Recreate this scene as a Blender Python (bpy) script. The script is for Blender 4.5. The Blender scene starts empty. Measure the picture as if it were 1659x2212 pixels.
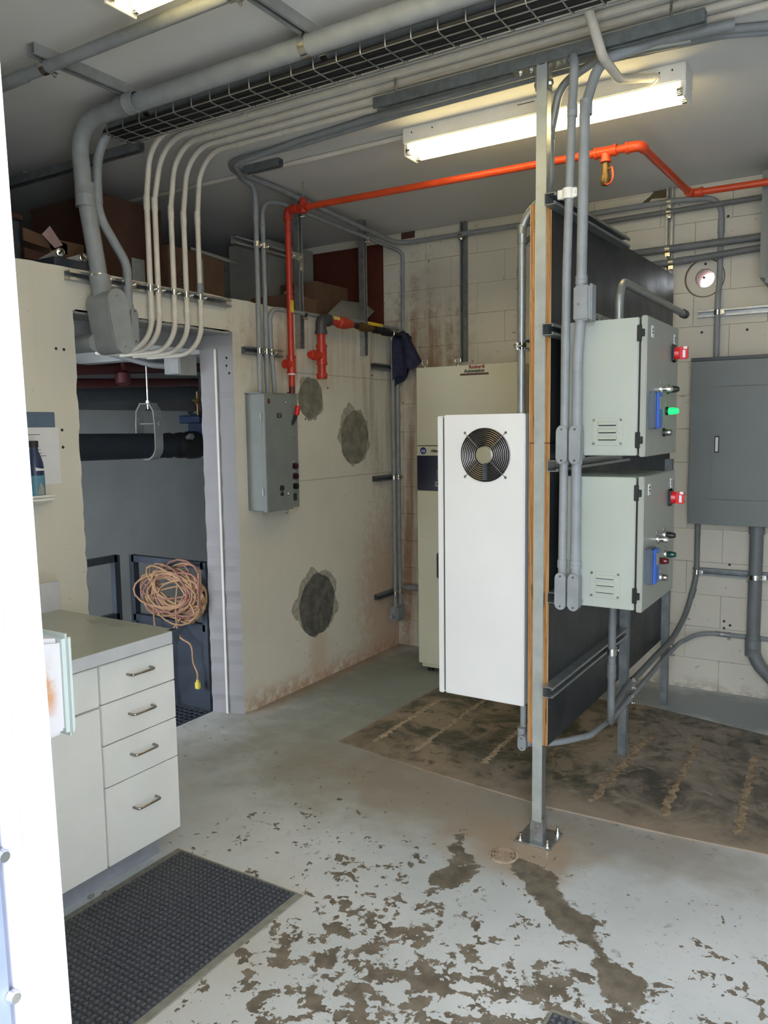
import bpy, bmesh, math, random
from mathutils import Vector, Matrix
import numpy as np
random.seed(7)
SC = bpy.context.scene
COL = SC.collection
V = Vector

# ------------------------------------------------------------------ camera, world, exposure
CAM = V((3.096, 0.0, 1.65)); YAW, PITCH, ROLL, FPX = .559496, .1048667, -.0135598, 1725.91
fw = V((-math.sin(YAW)*math.cos(PITCH), math.cos(YAW)*math.cos(PITCH), -math.sin(PITCH)))
r0 = fw.cross(V((0, 0, 1))).normalized(); u0 = r0.cross(fw)
rt = r0*math.cos(ROLL)+u0*math.sin(ROLL); up = u0*math.cos(ROLL)-r0*math.sin(ROLL)
cd = bpy.data.cameras.new('camera'); cam = bpy.data.objects.new('camera', cd); COL.objects.link(cam)
cd.sensor_fit = 'VERTICAL'; cd.sensor_height = 36.0; cd.sensor_width = 27.0
cd.lens = FPX*36.0/2212.0; cd.clip_start = .02
cam.matrix_world = Matrix(((rt.x, up.x, -fw.x, CAM.x), (rt.y, up.y, -fw.y, CAM.y), (rt.z, up.z, -fw.z, CAM.z), (0, 0, 0, 1)))
SC.camera = cam

W = bpy.data.worlds.new('sky'); SC.world = W; W.use_nodes = True
bg = W.node_tree.nodes['Background']
bg.inputs[0].default_value = (.86, .92, 1.0, 1); bg.inputs[1].default_value = 8.0
SC.view_settings.view_transform = 'Standard'; SC.view_settings.look = 'None'
SC.view_settings.exposure = 0.4; SC.view_settings.gamma = 1.0
SC.view_settings.use_curve_mapping = False
TUBE_STRENGTH = 9.5

def portal(loc, rot, sx, sy):
    ld = bpy.data.lights.new('door_daylight', 'AREA'); ld.shape = 'RECTANGLE'; ld.size = sx; ld.size_y = sy
    ld.cycles.is_portal = True
    o = bpy.data.objects.new('door_daylight', ld); COL.objects.link(o); o.location = loc; o.rotation_euler = rot
portal((3.0, .24, 1.45), (-math.pi/2, 0, 0), 1.36, 2.9)     # marks the open doorway for sky sampling, gives no light itself

CE = 3.055           # ceiling height
YB = 5.15            # back wall

def at(px, py, ax, v):
    """world point seen at a photograph position on the plane axis ax = v"""
    d = fw + rt*((px-829.5)/FPX) - up*((py-1106)/FPX)
    return CAM + d*((v-CAM[ax])/d[ax])

# ------------------------------------------------------------------ materials
def lin(c):
    return tuple(((x/255.0)/12.92 if x/255.0 <= .04045 else ((x/255.0+.055)/1.055)**2.4) for x in c)

class NT:
    def __init__(s, name):
        s.m = bpy.data.materials.new(name); s.m.use_nodes = True; s.t = s.m.node_tree
        s.b = s.t.nodes['Principled BSDF']; s.co = None
    def n(s, ty, **kw):
        x = s.t.nodes.new(ty)
        for k, v in kw.items(): setattr(x, k, v)
        return x
    def put(s, sock, v):
        if isinstance(v, bpy.types.NodeSocket): s.t.links.new(v, sock)
        elif isinstance(v, (tuple, list)) and len(v) == 3 and sock.type == 'RGBA': sock.default_value = (*v, 1)
        else: sock.default_value = v
    def coord(s):
        if not s.co: s.co = s.n('ShaderNodeNewGeometry').outputs['Position']
        return s.co
    def scaled(s, sc, off=(0, 0, 0)):
        m = s.n('ShaderNodeMapping'); s.put(m.inputs['Vector'], s.coord())
        m.inputs['Scale'].default_value = sc; m.inputs['Location'].default_value = off
        return m.outputs[0]
    def noise(s, scale, detail=4, rough=.55, vec=None, dist=0.0):
        x = s.n('ShaderNodeTexNoise'); s.put(x.inputs['Vector'], vec if vec is not None else s.coord())
        x.inputs['Scale'].default_value = scale; x.inputs['Detail'].default_value = detail
        x.inputs['Roughness'].default_value = rough; x.inputs['Distortion'].default_value = dist
        return x.outputs['Fac']
    def math(s, op, a, b=0.0, c=0.0, clamp=False):
        x = s.n('ShaderNodeMath', operation=op); x.use_clamp = clamp
        s.put(x.inputs[0], a); s.put(x.inputs[1], b)
        if op in ('MULTIPLY_ADD', 'WRAP', 'COMPARE', 'SMOOTH_MIN'): s.put(x.inputs[2], c)
        return x.outputs[0]
    def ramp(s, v, lo, hi, a=0.0, b=1.0, smooth=True):
        x = s.n('ShaderNodeMapRange'); x.interpolation_type = 'SMOOTHSTEP' if smooth else 'LINEAR'
        s.put(x.inputs['Value'], v)
        for k, q in (('From Min', lo), ('From Max', hi), ('To Min', a), ('To Max', b)): x.inputs[k].default_value = q
        return x.outputs['Result']
    def mix(s, f, a, b):
        x = s.n('ShaderNodeMix', data_type='RGBA'); s.put(x.inputs[0], f); s.put(x.inputs[6], a); s.put(x.inputs[7], b)
        return x.outputs[2]
    def blob(s, c, r, soft=.6, warp=None):
        """soft round mask about a world point with per axis radii"""
        sc = tuple(1.0/q if q else 0.0 for q in r)
        v = s.scaled(sc, tuple(-c[i]*sc[i] for i in range(3)))
        l = s.n('ShaderNodeVectorMath', operation='LENGTH'); s.put(l.inputs[0], v); d = l.outputs['Value']
        if warp is not None: d = s.math('ADD', d, warp)
        return s.ramp(d, 1.0-soft, 1.0+soft*.4, 1.0, 0.0)
    def sep(s):
        x = s.n('ShaderNodeSeparateXYZ'); s.put(x.inputs[0], s.coord()); return x.outputs
    def bump(s, h, strength=.2, dist=.01):
        x = s.n('ShaderNodeBump'); x.inputs['Strength'].default_value = strength; x.inputs['Distance'].default_value = dist
        s.put(x.inputs['Height'], h); s.t.links.new(x.outputs[0], s.b.inputs['Normal'])
    def done(s, col, rough=.5, metal=0.0, spec=.5):
        s.put(s.b.inputs['Base Color'], col); s.put(s.b.inputs['Roughness'], rough); s.put(s.b.inputs['Metallic'], metal)
        s.b.inputs['Specular IOR Level'].default_value = spec
        return s.m

def pm(name, rgb, rough=.5, metal=0.0, var=.10, scale=14.0, bump=0.0, spec=.5, bs=120.0):
    """plain procedural paint / plastic / metal with slight mottling"""
    t = NT(name); c = lin(rgb)
    n = t.noise(scale, 4)
    a = tuple(x*(1-var) for x in c); b = tuple(min(1, x*(1+var)) for x in c)
    col = t.mix(t.ramp(n, .3, .7), a, b)
    if bump: t.bump(t.noise(bs, 3), bump, .002)
    r = t.ramp(n, .3, .7, max(.02, rough-.06), min(1, rough+.06))
    return t.done(col, r, metal, spec)

M = {}
M['conduit_grey'] = pm('grey_conduit_plastic', (140, 145, 148), .5, spec=.4)
M['conduit_dark'] = pm('dark_grey_conduit_plastic', (112, 116, 118), .5)
M['conduit_white'] = pm('white_conduit_paint', (214, 208, 196), .5, var=.06)
M['emt'] = pm('galvanised_conduit', (150, 154, 152), .42, .55)
M['galv'] = pm('galvanised_steel', (172, 176, 178), .38, .85, var=.16, scale=30)
M['galv_dark'] = pm('dull_galvanised_steel', (130, 136, 138), .5, .6, var=.18, scale=22)
M['post_web'] = pm('brushed_galvanised_web', (176, 182, 178), .42, .35, var=.08, scale=16)
M['galv_paint'] = pm('grey_painted_channel', (148, 150, 150), .5, .1, var=.12)
M['zinc'] = pm('bright_zinc', (215, 215, 210), .22, 1.0, var=.08)
M['red'] = pm('red_pipe_paint', (184, 54, 38), .38, var=.12, scale=20)
M['orange'] = pm('lamp_warmed_pipe_paint', (206, 74, 36), .36, var=.08, scale=12)  # same red paint as the drop, warmed to paint in the tube light
M['red_dark'] = pm('dark_red_pipe_paint', (92, 42, 44), .5)
M['black'] = pm('black_plastic', (22, 23, 26), .45)
M['black_iron'] = pm('black_iron', (34, 34, 36), .5, .2)
M['dark_iron'] = pm('dark_malleable_iron', (70, 72, 74), .5, .2)
M['brass'] = pm('brass', (112, 92, 56), .45, .6)
M['yellow'] = pm('yellow_print', (222, 190, 50), .5)
M['gold'] = pm('pale_label', (224, 200, 110), .5)
M['encl'] = pm('pale_grey_green_enamel', (168, 175, 166), .42, var=.03, scale=5)
M['encl_door'] = pm('grey_enamel_door', (152, 156, 148), .4, var=.04, scale=5)
M['panel'] = pm('dark_grey_enamel', (116, 122, 121), .42, var=.04, scale=4)
M['panel_trim'] = pm('charcoal_enamel', (70, 74, 78), .4)
M['ctrl'] = pm('grey_hammer_enamel', (124, 130, 129), .5, var=.06, scale=10, bump=.15, bs=260)
M['vfd'] = pm('beige_enamel', (196, 194, 172), .45, var=.03, scale=3)
M['fancab'] = pm('white_enamel', (232, 232, 230), .4, var=.02, scale=3)
M['lamin'] = pm('white_laminate', (226, 226, 220), .4, var=.03, scale=5)
M['worktop'] = pm('grey_green_laminate', (164, 168, 160), .3, var=.04, scale=4)
M['wt_edge'] = pm('pale_grey_edging', (196, 198, 200), .45, var=.04)
M['kick'] = pm('grey_kick_board', (150, 154, 160), .55, var=.08)
M['chrome'] = pm('brushed_steel', (150, 146, 142), .28, 1.0)
M['white_plastic'] = pm('white_plastic', (232, 230, 224), .45, var=.03)
M['lens_red'] = pm('dark_red_lens', (88, 18, 24), .2)
M['lens_green'] = pm('dark_green_lens', (18, 66, 52), .2)
M['lens_purple'] = pm('dark_purple_lens', (58, 26, 48), .3)
M['red_plastic'] = pm('red_plastic', (206, 30, 34), .3)
M['blue_plastic'] = pm('blue_plastic', (40, 94, 190), .35)
M['blue_grey'] = pm('blue_grey_plastic', (74, 84, 98), .4)
M['navy'] = pm('navy_panel', (20, 24, 44), .35)
M['logo_blue'] = pm('blue_print', (34, 48, 130), .5)
M['logo_red'] = pm('maroon_print', (130, 36, 36), .5)
M['logo_brown'] = pm('brown_print', (84, 52, 42), .5)
M['ink'] = pm('dark_print', (40, 40, 42), .6)
M['paper'] = pm('paper', (222, 222, 224), .7, var=.02)
M['rag'] = pm('navy_cloth', (50, 53, 74), .9, var=.2, scale=30, bump=.4, bs=400, spec=.1)
M['card'] = pm('cardboard', (112, 88, 72), .8, var=.08, spec=.1)
M['card_dark'] = pm('brown_cardboard', (84, 62, 54), .8, var=.08, spec=.1)
M['card_red'] = pm('red_brown_cardboard', (86, 46, 38), .8, var=.1, spec=.1)
M['card_grey'] = pm('grey_board', (158, 158, 150), .7, var=.05, spec=.2)
M['tape'] = pm('pale_tape', (150, 156, 158), .5)
M['cable_black'] = pm('black_cable_jacket', (30, 30, 32), .55)
M['wire'] = pm('zinc_wire', (150, 152, 150), .4, .7)
M['cord'] = pm('orange_tan_cord', (166, 132, 100), .6, var=.2, scale=12)
M['cord_pink'] = pm('faded_pink_cord', (148, 106, 94), .6, var=.15, scale=12)
M['rail'] = pm('dark_blue_grey_steel', (56, 64, 76), .5, .2)
M['blue_iron'] = pm('blue_cast_iron', (28, 46, 78), .5)
M['insul'] = pm('black_insulation', (36, 42, 50), .75, var=.15, scale=20)
M['foam_grey'] = pm('dark_grey_insulation', (84, 90, 96), .8)
M['bottle'] = pm('dark_blue_bottle', (38, 52, 86), .35)
M['teal'] = pm('teal_label', (84, 134, 154), .5)
M['header_blue'] = pm('slate_blue_print', (92, 110, 130), .6)
M['gasket'] = pm('pale_green_grey_plastic', (176, 186, 182), .45, var=.03)
M['rim_blue'] = pm('blue_grey_trim', (108, 117, 134), .4)  # blue-grey door jamb, toned darker to keep its shading band visible
M['rubber'] = pm('black_rubber', (24, 24, 26), .7)
M['grating'] = pm('dark_floor_grate', (66, 74, 84), .6, .2)

def emit(name, rgb, st):
    t = NT(name); t.b.inputs['Emission Color'].default_value = (*rgb, 1); t.b.inputs['Emission Strength'].default_value = st
    n = t.noise(3, 1); t.put(t.b.inputs['Base Color'], t.mix(n, tuple(c*.8 for c in rgb), rgb))
    return t.m
M['tube'] = emit('fluorescent_tube', (1.0, .81, .38), TUBE_STRENGTH)
M['green_on'] = emit('lit_green_lens', (.01, 1.0, .12), 1.6)
M['green_on'].node_tree.nodes['Principled BSDF'].inputs['Specular IOR Level'].default_value = .2

# mortar white wall (left): stained painted concrete
def wall_mat(name, base, block=False):
    t = NT(name); x, y, z = t.sep()
    big = t.noise(1.6, 5, .6); fine = t.noise(18, 5, .65)
    col = t.mix(t.ramp(big, .3, .7), tuple(c*.92 for c in lin(base)), lin(base))
    warp = t.math('MULTIPLY', t.math('SUBTRACT', fine, .5), 1.4)
    rust = lin((172, 128, 92)); dirt = lin((132, 118, 98))
    streak = t.noise(1.0, 4, .6, t.scaled((9, 9, .7)))
    def lay(m, c, k):
        nonlocal col
        col = t.mix(t.math('MULTIPLY', m, k, clamp=True), col, c)
    if not block:
        lay(t.blob((0, 4.95, .35), (.5, .38, .75), .7, warp), rust, .55)
        lay(t.math('MULTIPLY', t.ramp(z, .0, .17, 1, 0), t.ramp(fine, .32, .62)), rust, .75)
        lay(t.math('MULTIPLY', t.blob((0, 4.35, 2.12), (.5, 1.1, .22), .7, warp), t.ramp(streak, .4, .65)), rust, .6)
        lay(t.blob((0, 4.11, .2), (.3, .12, .22), .7, warp), lin((196, 160, 132)), .5)
        lay(t.math('MULTIPLY', t.blob((0, 4.9, 1.9), (.5, .3, .7), .7, warp), t.ramp(streak, .4, .6)), dirt, .5)
        # form joints
        for zz in (1.32, 1.99):
            lay(t.math('MULTIPLY', t.ramp(t.math('ABSOLUTE', t.math('SUBTRACT', z, t.math('MULTIPLY_ADD', fine, .012, zz))), .0, .006, 1, 0), t.ramp(y, 3.8, 4.0)), dirt, .55)
        chips = t.ramp(t.noise(34, 3, .5), .70, .73)
        lay(t.math('MULTIPLY', chips, t.ramp(big, .35, .6)), lin((120, 112, 102)), .8)
        lay(t.ramp(streak, .55, .85), lin((205, 196, 176)), .5)
    else:
        lay(t.math('MULTIPLY', t.blob((.25, YB, 2.2), (.42, .5, .45), .8, warp), t.ramp(streak, .3, .6)), dirt, .8)
        lay(t.math('MULTIPLY', t.blob((.22, YB, 1.0), (.3, .5, 1.7), .6, warp), t.ramp(streak, .34, .6)), lin((146, 104, 72)), .85)
        lay(t.math('MULTIPLY', t.blob((.3, YB, 2.65), (.3, .5, .25), .8, warp), fine), dirt, .5)
        lay(t.math('MULTIPLY', t.ramp(z, .0, .10, 1, 0), t.ramp(fine, .4, .6)), dirt, .5)
        chips = t.ramp(t.noise(26, 3, .5), .715, .73)
        lay(chips, lin((130, 120, 104)), .7)
    hgt = t.math('ADD', t.math('MULTIPLY', fine, .6), t.math('MULTIPLY', t.noise(140, 3), .4))
    t.bump(hgt, .35, .004)
    return t.done(col, .7, 0, .25)
M['wall'] = wall_mat('painted_concrete', (218, 214, 200))
M['block'] = wall_mat('painted_blockwork', (214, 209, 195), True)
M['patch'] = pm('bare_grey_mortar', (128, 126, 114), .9, var=.22, scale=14, bump=.6, bs=60, spec=.1)
M['patch_dark'] = pm('dark_rough_mortar', (100, 99, 94), .9, var=.3, scale=16, bump=.8, bs=60, spec=.1)
M['patch_rim'] = pm('smeared_mortar', (166, 162, 148), .9, var=.2, scale=30, bump=.4, spec=.1)
M['ceil'] = pm('ceiling_paint', (222, 222, 221), .75, var=.03, scale=2, spec=.2)
M['jamb_grey'] = pm('dull_white_trim', (214, 212, 210), .6, var=.04)
M['white_frame'] = pm('white_gloss_frame', (226, 226, 232), .4, var=.02, scale=6)
M['frame_shade'] = pm('shaded_lavender_frame', (150, 150, 164), .5, var=.04)  # lavender grey stop, darkened so the frame's shading bands show
M['grey_room'] = pm('grey_painted_wall', (168, 172, 172), .7, var=.06, scale=3)
M['dark_room'] = pm('dark_grey_concrete', (96, 98, 100), .8, var=.15, scale=3)
M['asphalt'] = pm('concrete_apron', (170, 168, 162), .9, var=.1, scale=4)

def floor_mat():
    t = NT('worn_painted_floor'); x, y, z = t.sep()
    big = t.noise(1.3, 5, .6); mid = t.noise(5.0, 6, .62); fine = t.noise(40, 4, .6)
    flat = t.noise(1.0, 3, .5, t.scaled((16, 16, 1)))
    paint = t.mix(t.ramp(big, .3, .7), lin((192, 197, 197)), lin((214, 216, 216)))
    def lay(m, c, k=1.0):
        nonlocal paint
        paint = t.mix(t.math('MULTIPLY', m, k, clamp=True), paint, c)
    wob = t.math('MULTIPLY', t.math('SUBTRACT', mid, .5), 1.5)
    # green-grey worn zone near the left and back
    lay(t.blob((.5, 4.3, 0), (1.2, 1.3, 1), .8, wob), lin((120, 128, 118)), .85)
    lay(t.blob((2.5, 4.85, 0), (1.2, .34, 1), .5, wob), lin((128, 136, 138)), .8)
    lay(t.blob((.9, 3.2, 0), (.9, .8, 1), .9, wob), lin((160, 164, 156)), .7)
    # dusty tan ring around the pad and drain
    lay(t.blob((1.45, 3.05, 0), (1.1, .42, 1), .8, wob), lin((160, 148, 132)), .85)
    lay(t.blob((2.4, 3.08, 0), (.7, .22, 1), .8, wob), lin((158, 152, 142)), .8)
    lay(t.math('MULTIPLY', t.ramp(t.noise(26, 5, .6, None, .4), .60, .64), t.ramp(t.noise(3.0, 3), .48, .6)), lin((122, 124, 112)), .7)
    lay(t.blob((1.93, 2.8, 0), (.30, .26, 1), .7, wob), lin((172, 152, 130)), .9)
    lay(t.blob((1.25, 1.75, 0), (.35, .5, 1), .9, wob), lin((196, 186, 170)), .5)
    lay(t.math('MULTIPLY', t.ramp(x, .0, .14, 1, 0), t.ramp(y, 3.3, 3.5)), lin((150, 118, 92)), .6)
    lay(t.math('MULTIPLY', t.ramp(fine, .55, .75), t.ramp(mid, .4, .6)), lin((150, 150, 142)), .35)
    # peeled paint: threshold noise, denser where the mask is high
    ch = t.noise(12.0, 8, .6, None, .5)
    ch2 = t.noise(36.0, 5, .55, None, .2)
    dens = t.math('MULTIPLY', t.blob((2.1, 1.85, 0), (1.5, .85, 1), 1.0), .075)
    for c, r, k in (((1.55, 2.35, 0), (.40, .22, 1), .045), ((1.95, 2.05, 0), (.55, .30, 1), .05), ((1.75, 1.72, 0), (.6, .25, 1), .05),
                    ((2.55, 2.15, 0), (.25, .16, 1), .05), ((2.80, 2.45, 0), (.22, .14, 1), .05), ((1.2, 2.60, 0), (.55, .25, 1), .02), ((2.4, 1.9, 0), (.4, .2, 1), .05)):
        dens = t.math('ADD', dens, t.math('MULTIPLY', t.blob(c, r, .9), k))
    field = t.math('ADD', t.math('MULTIPLY', ch, .68), t.math('MULTIPLY', ch2, .32))
    peel = t.ramp(t.math('ADD', field, dens), .622, .632)
    gate = t.ramp(y, 3.2, 2.9); 
    gate = t.math('MULTIPLY', gate, t.ramp(x, .55, .8))
    peel = t.math('MULTIPLY', peel, gate)
    # wet-looking dark runs leading to the drain
    def seg(a, b, w):
        px, py = b[0]-a[0], b[1]-a[1]; L = math.hypot(px, py); ux, uy = px/L, py/L
        dx = t.math('SUBTRACT', x, a[0]); dy = t.math('SUBTRACT', y, a[1])
        al = t.math('ADD', t.math('MULTIPLY', dx, ux), t.math('MULTIPLY', dy, uy))
        ac = t.math('ABSOLUTE', t.math('SUBTRACT', t.math('MULTIPLY', dx, -uy), t.math('MULTIPLY', dy, -ux)))
        al2 = t.math('ABSOLUTE', t.math('SUBTRACT', al, L/2))
        d = t.math('MAXIMUM', t.math('SUBTRACT', al2, L/2), 0.0)
        d = t.math('ADD', ac, d)
        d = t.math('ADD', d, t.math('MULTIPLY', t.math('SUBTRACT', mid, .5), .34))
        return t.ramp(d, w, w+.012, 1, 0)
    run = seg((2.02, 2.68), (2.30, 2.44), .035)
    for a, b, w in (((2.30, 2.44), (2.55, 2.20), .030), ((1.80, 2.60), (1.72, 2.74), .035), ((1.86, 2.60), (1.79, 2.44), .035), ((2.45, 2.25), (2.62, 1.95), .03)):
        run = t.math('MAXIMUM', run, seg(a, b, w))
    peel = t.math('MAXIMUM', peel, run)
    conc = t.mix(t.ramp(t.noise(14, 5, .6), .3, .7), lin((98, 90, 78)), lin((132, 122, 108)))
    col = t.mix(peel, paint, conc)
    crk = t.n('ShaderNodeTexVoronoi', feature='DISTANCE_TO_EDGE'); t.put(crk.inputs['Vector'], t.scaled((1, 1, 1))); crk.inputs['Scale'].default_value = 1.1
    h = t.math('SUBTRACT', t.math('MULTIPLY', fine, .15), t.math('MULTIPLY', peel, .5))
    t.bump(h, .5, .003)
    rough = t.math('ADD', t.ramp(big, .3, .7, .34, .5), t.math('MULTIPLY', peel, .3))
    return t.done(col, rough, 0, .4)
M['floor'] = floor_mat()

def pad_mat():
    t = NT('oil_stained_concrete'); x, y, z = t.sep()
    a = t.noise(3.2, 9, .68, None, .8); b = t.noise(11, 6, .65, None, .3); c = t.noise(1.1, 3, .5)
    col = t.mix(t.ramp(a, .38, .60), lin((78, 77, 66)), lin((158, 144, 126)))
    col = t.mix(t.math('MULTIPLY', t.ramp(x, 1.9, 2.3), .6), col, t.mix(t.ramp(a, .36, .64), lin((92, 84, 78)), lin((142, 132, 122))))
    col = t.mix(t.math('MULTIPLY', t.ramp(b, .52, .66), t.ramp(c, .35, .6)), col, lin((70, 68, 58)))
    col = t.mix(t.math('MULTIPLY', t.ramp(b, .44, .34), .5), col, lin((170, 156, 138)))
    yy = t.math('ADD', y, t.math('MULTIPLY', t.math('SUBTRACT', b, .5), .5))
    edge = t.math('MAXIMUM', t.ramp(t.math('ADD', x, t.math('MULTIPLY', t.math('SUBTRACT', b, .5), .2)), .70, .80, 1, 0), t.ramp(yy, 3.18, 3.52, 1, 0))
    col = t.mix(t.math('MULTIPLY', edge, .8), col, lin((166, 150, 132)))
    t.bump(b, .3, .004)
    return t.done(col, t.ramp(a, .36, .62, .5, .72), 0, .35)
M['pad'] = pad_mat()
M['ridge'] = pm('old_grout', (178, 162, 140), .9, var=.25, scale=40, bump=.8, bs=120, spec=.1)
M['ridge2'] = pm('rusty_grout', (158, 138, 114), .9, var=.3, scale=40, bump=.8, bs=120, spec=.1)

def ply_face():
    t = NT('black_painted_plywood')
    a = t.noise(5, 5, .6); s = t.noise(1, 4, .6, t.scaled((3, 9, 1.2)))
    col = t.mix(t.ramp(a, .3, .7), lin((30, 34, 38)), lin((48, 52, 56)))
    col = t.mix(t.math('MULTIPLY', t.ramp(t.noise(90, 2), .74, .76), .8), col, lin((130, 128, 120)))
    t.bump(t.math('ADD', t.math('MULTIPLY', s, 1.0), t.math('MULTIPLY', t.noise(40, 3), .25)), .35, .006)
    return t.done(col, t.ramp(a, .3, .7, .34, .5), 0, .45)
M['ply'] = ply_face()
def ply_edge():
    t = NT('raw_plywood_edge'); x, y, z = t.sep()
    g = t.noise(1, 4, .6, t.scaled((300, 40, 4)))
    knots = t.ramp(t.noise(1, 3, .6, t.scaled((60, 20, 5), (4, 2, 1))), .62, .72)
    col = t.mix(t.ramp(g, .3, .7), lin((176, 128, 80)), lin((228, 190, 134)))
    col = t.mix(t.math('MULTIPLY', knots, .85), col, lin((60, 40, 26)))
    return t.done(col, .8, 0, .2)
M['ply_edge'] = ply_edge()
M['ply_edge_dark'] = pm('plywood_glue_layer', (120, 74, 40), .85, var=.2, scale=30, spec=.2)

def mat_mat():
    t = NT('charcoal_ribbed_mat'); n = t.noise(180, 3); b = t.noise(2, 3); x, y, z = t.sep()
    col = t.mix(t.ramp(n, .3, .7), lin((52, 55, 62)), lin((80, 83, 90)))
    col = t.mix(t.math('MULTIPLY', t.ramp(z, .007, .0105), .40), col, lin((112, 114, 118)))
    col = t.mix(t.math('MULTIPLY', t.ramp(b, .4, .7), .25), col, lin((110, 108, 104)))
    t.bump(n, .5, .002)
    return t.done(col, .9, 0, .15)
M['mat'] = mat_mat()
M['mat_edge'] = pm('dusty_rubber_edge', (136, 134, 124), .85, var=.15, scale=30)

# ------------------------------------------------------------------ mesh helpers
def nb(): return bmesh.new()
def finish(name, bm, mat, parent=None, smooth=True, loc=None, ang=35):
    bmesh.ops.recalc_face_normals(bm, faces=bm.faces)
    me = bpy.data.meshes.new(name); bm.to_mesh(me); bm.free()
    mats = mat if isinstance(mat, (list, tuple)) else [mat]
    for m in mats: me.materials.append(M[m] if isinstance(m, str) else m)
    if smooth:
        me.polygons.foreach_set('use_smooth', [True]*len(me.polygons)); me.set_sharp_from_angle(angle=math.radians(ang))
    o = bpy.data.objects.new(name, me); COL.objects.link(o)
    if loc is not None: o.location = loc
    if parent is not None:
        o.parent = parent
        o.location = V(o.location) - world_of(parent)
    return o
def world_of(o):
    p = V(o.location)
    while o.parent: o = o.parent; p += V(o.location)
    return p
def tag(o, label, cat, group=None, kind=None):
    o['label'] = label; o['category'] = cat
    if group: o['group'] = group
    if kind: o['kind'] = kind
    return o
def thing(name, label, cat, loc, group=None):
    o = bpy.data.objects.new(name, None); COL.objects.link(o); o.location = loc; o.empty_display_size = .05
    return tag(o, label, cat, group)
def struct(o): o['kind'] = 'structure'; return o

def box(bm, x0, x1, y0, y1, z0, z1, bev=0.0, seg=1, mi=0):
    r = bmesh.ops.create_cube(bm, size=1.0)
    vs = r['verts']
    for v in vs:
        v.co = V(((x0+x1)/2+v.co.x*(x1-x0), (y0+y1)/2+v.co.y*(y1-y0), (z0+z1)/2+v.co.z*(z1-z0)))
    fs = {f for v in vs for f in v.link_faces}
    for f in fs: f.material_index = mi
    if bev:
        es = {e for v in vs for e in v.link_edges}
        q = bmesh.ops.bevel(bm, geom=list(es), offset=bev, segments=seg, affect='EDGES', clamp_overlap=True)
        for f in q['faces']: f.material_index = mi
    return bm
def bx(*a, **k):
    return box(nb(), *a, **k)
def frame(d):
    d = V(d).normalized(); a = V((0, 0, 1)) if abs(d.z) < .9 else V((1, 0, 0))
    u = d.cross(a).normalized(); return u, d.cross(u).normalized()
def lathe(bm, p, d, prof, n=16, caps=True, mi=0):
    """rings along direction d from p: prof = [(distance, radius), ...]"""
    d = V(d).normalized(); u, w = frame(d); rings = []
    for t, r in prof:
        c = V(p)+d*t
        rings.append([bm.verts.new(c+u*(r*math.cos(2*math.pi*i/n))+w*(r*math.sin(2*math.pi*i/n))) for i in range(n)])
    for a, b in zip(rings, rings[1:]):
        for i in range(n):
            f = bm.faces.new((a[i], a[(i+1) % n], b[(i+1) % n], b[i])); f.material_index = mi
    if caps:
        f = bm.faces.new(rings[0][::-1]); f.material_index = mi
        f = bm.faces.new(rings[-1]); f.material_index = mi
    return bm
def cyl(bm, a, b, r, n=14, mi=0):
    d = V(b)-V(a); return lathe(bm, a, d, [(0, r), (d.length, r)], n, True, mi)
def fillet(pts, rad, seg=8):
    pts = [V(p) for p in pts]; out = [pts[0]]
    for i in range(1, len(pts)-1):
        a, b, c = pts[i-1], pts[i], pts[i+1]
        r = rad[i-1] if isinstance(rad, (list, tuple)) else rad
        d1 = (a-b).normalized(); d2 = (c-b).normalized(); ang = d1.angle(d2)
        if ang > 3.10 or r <= 0: out.append(b); continue
        t = min(r/math.tan(ang/2), (a-b).length*.49, (c-b).length*.49); r2 = t*math.tan(ang/2)
        cen = b+(d1+d2).normalized()*(r2/math.sin(ang/2))
        s = b+d1*t-cen; e = b+d2*t-cen; tot = s.angle(e); ax = s.cross(e).normalized()
        for k in range(seg+1):
            out.append(cen+Matrix.Rotation(tot*k/seg, 3, ax) @ s)
    out.append(pts[-1]); return out
def sweep(bm, pts, r, n=12, closed=False, mi=0):
    pts = [V(p) for p in pts]; N = len(pts); rings = []; u = None
    for i in range(N):
        if closed: d = pts[(i+1) % N]-pts[i-1]
        else: d = pts[min(i+1, N-1)]-pts[max(i-1, 0)]
        d.normalize()
        if u is None: u, _ = frame(d)
        u = (u-d*u.dot(d)).normalized(); w = d.cross(u)
        rr = r[i] if isinstance(r, (list, tuple)) else r
        rings.append([bm.verts.new(pts[i]+u*(rr*math.cos(2*math.pi*k/n))+w*(rr*math.sin(2*math.pi*k/n))) for k in range(n)])
    for j in range(N if closed else N-1):
        a, b = rings[j], rings[(j+1) % N]
        for k in range(n):
            f = bm.faces.new((a[k], a[(k+1) % n], b[(k+1) % n], b[k])); f.material_index = mi
    if not closed:
        f = bm.faces.new(rings[0][::-1]); f.material_index = mi
        f = bm.faces.new(rings[-1]); f.material_index = mi
    return bm
def smooth_path(pts, sub=6):
    """Catmull-Rom through points"""
    p = [V(q) for q in pts]; p = [p[0]*2-p[1]]+p+[p[-1]*2-p[-2]]; out = []
    for i in range(1, len(p)-2):
        a, b, c, d = p[i-1:i+3]
        for k in range(sub):
            t = k/sub
            out.append(.5*((2*b)+(c-a)*t+(2*a-5*b+4*c-d)*t*t+(3*b-a-3*c+d)*t**3))
    out.append(p[-2]); return out
def prism(bm, poly, off, mi=0):
    """polygon of 3D points extruded by vector off"""
    a = [bm.verts.new(V(p)) for p in poly]; b = [bm.verts.new(V(p)+V(off)) for p in poly]; n = len(a)
    fs = [bm.faces.new(a[::-1]), bm.faces.new(b)]
    for i in range(n): fs.append(bm.faces.new((a[i], a[(i+1) % n], b[(i+1) % n], b[i])))
    for f in fs: f.material_index = mi
    return bm
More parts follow.
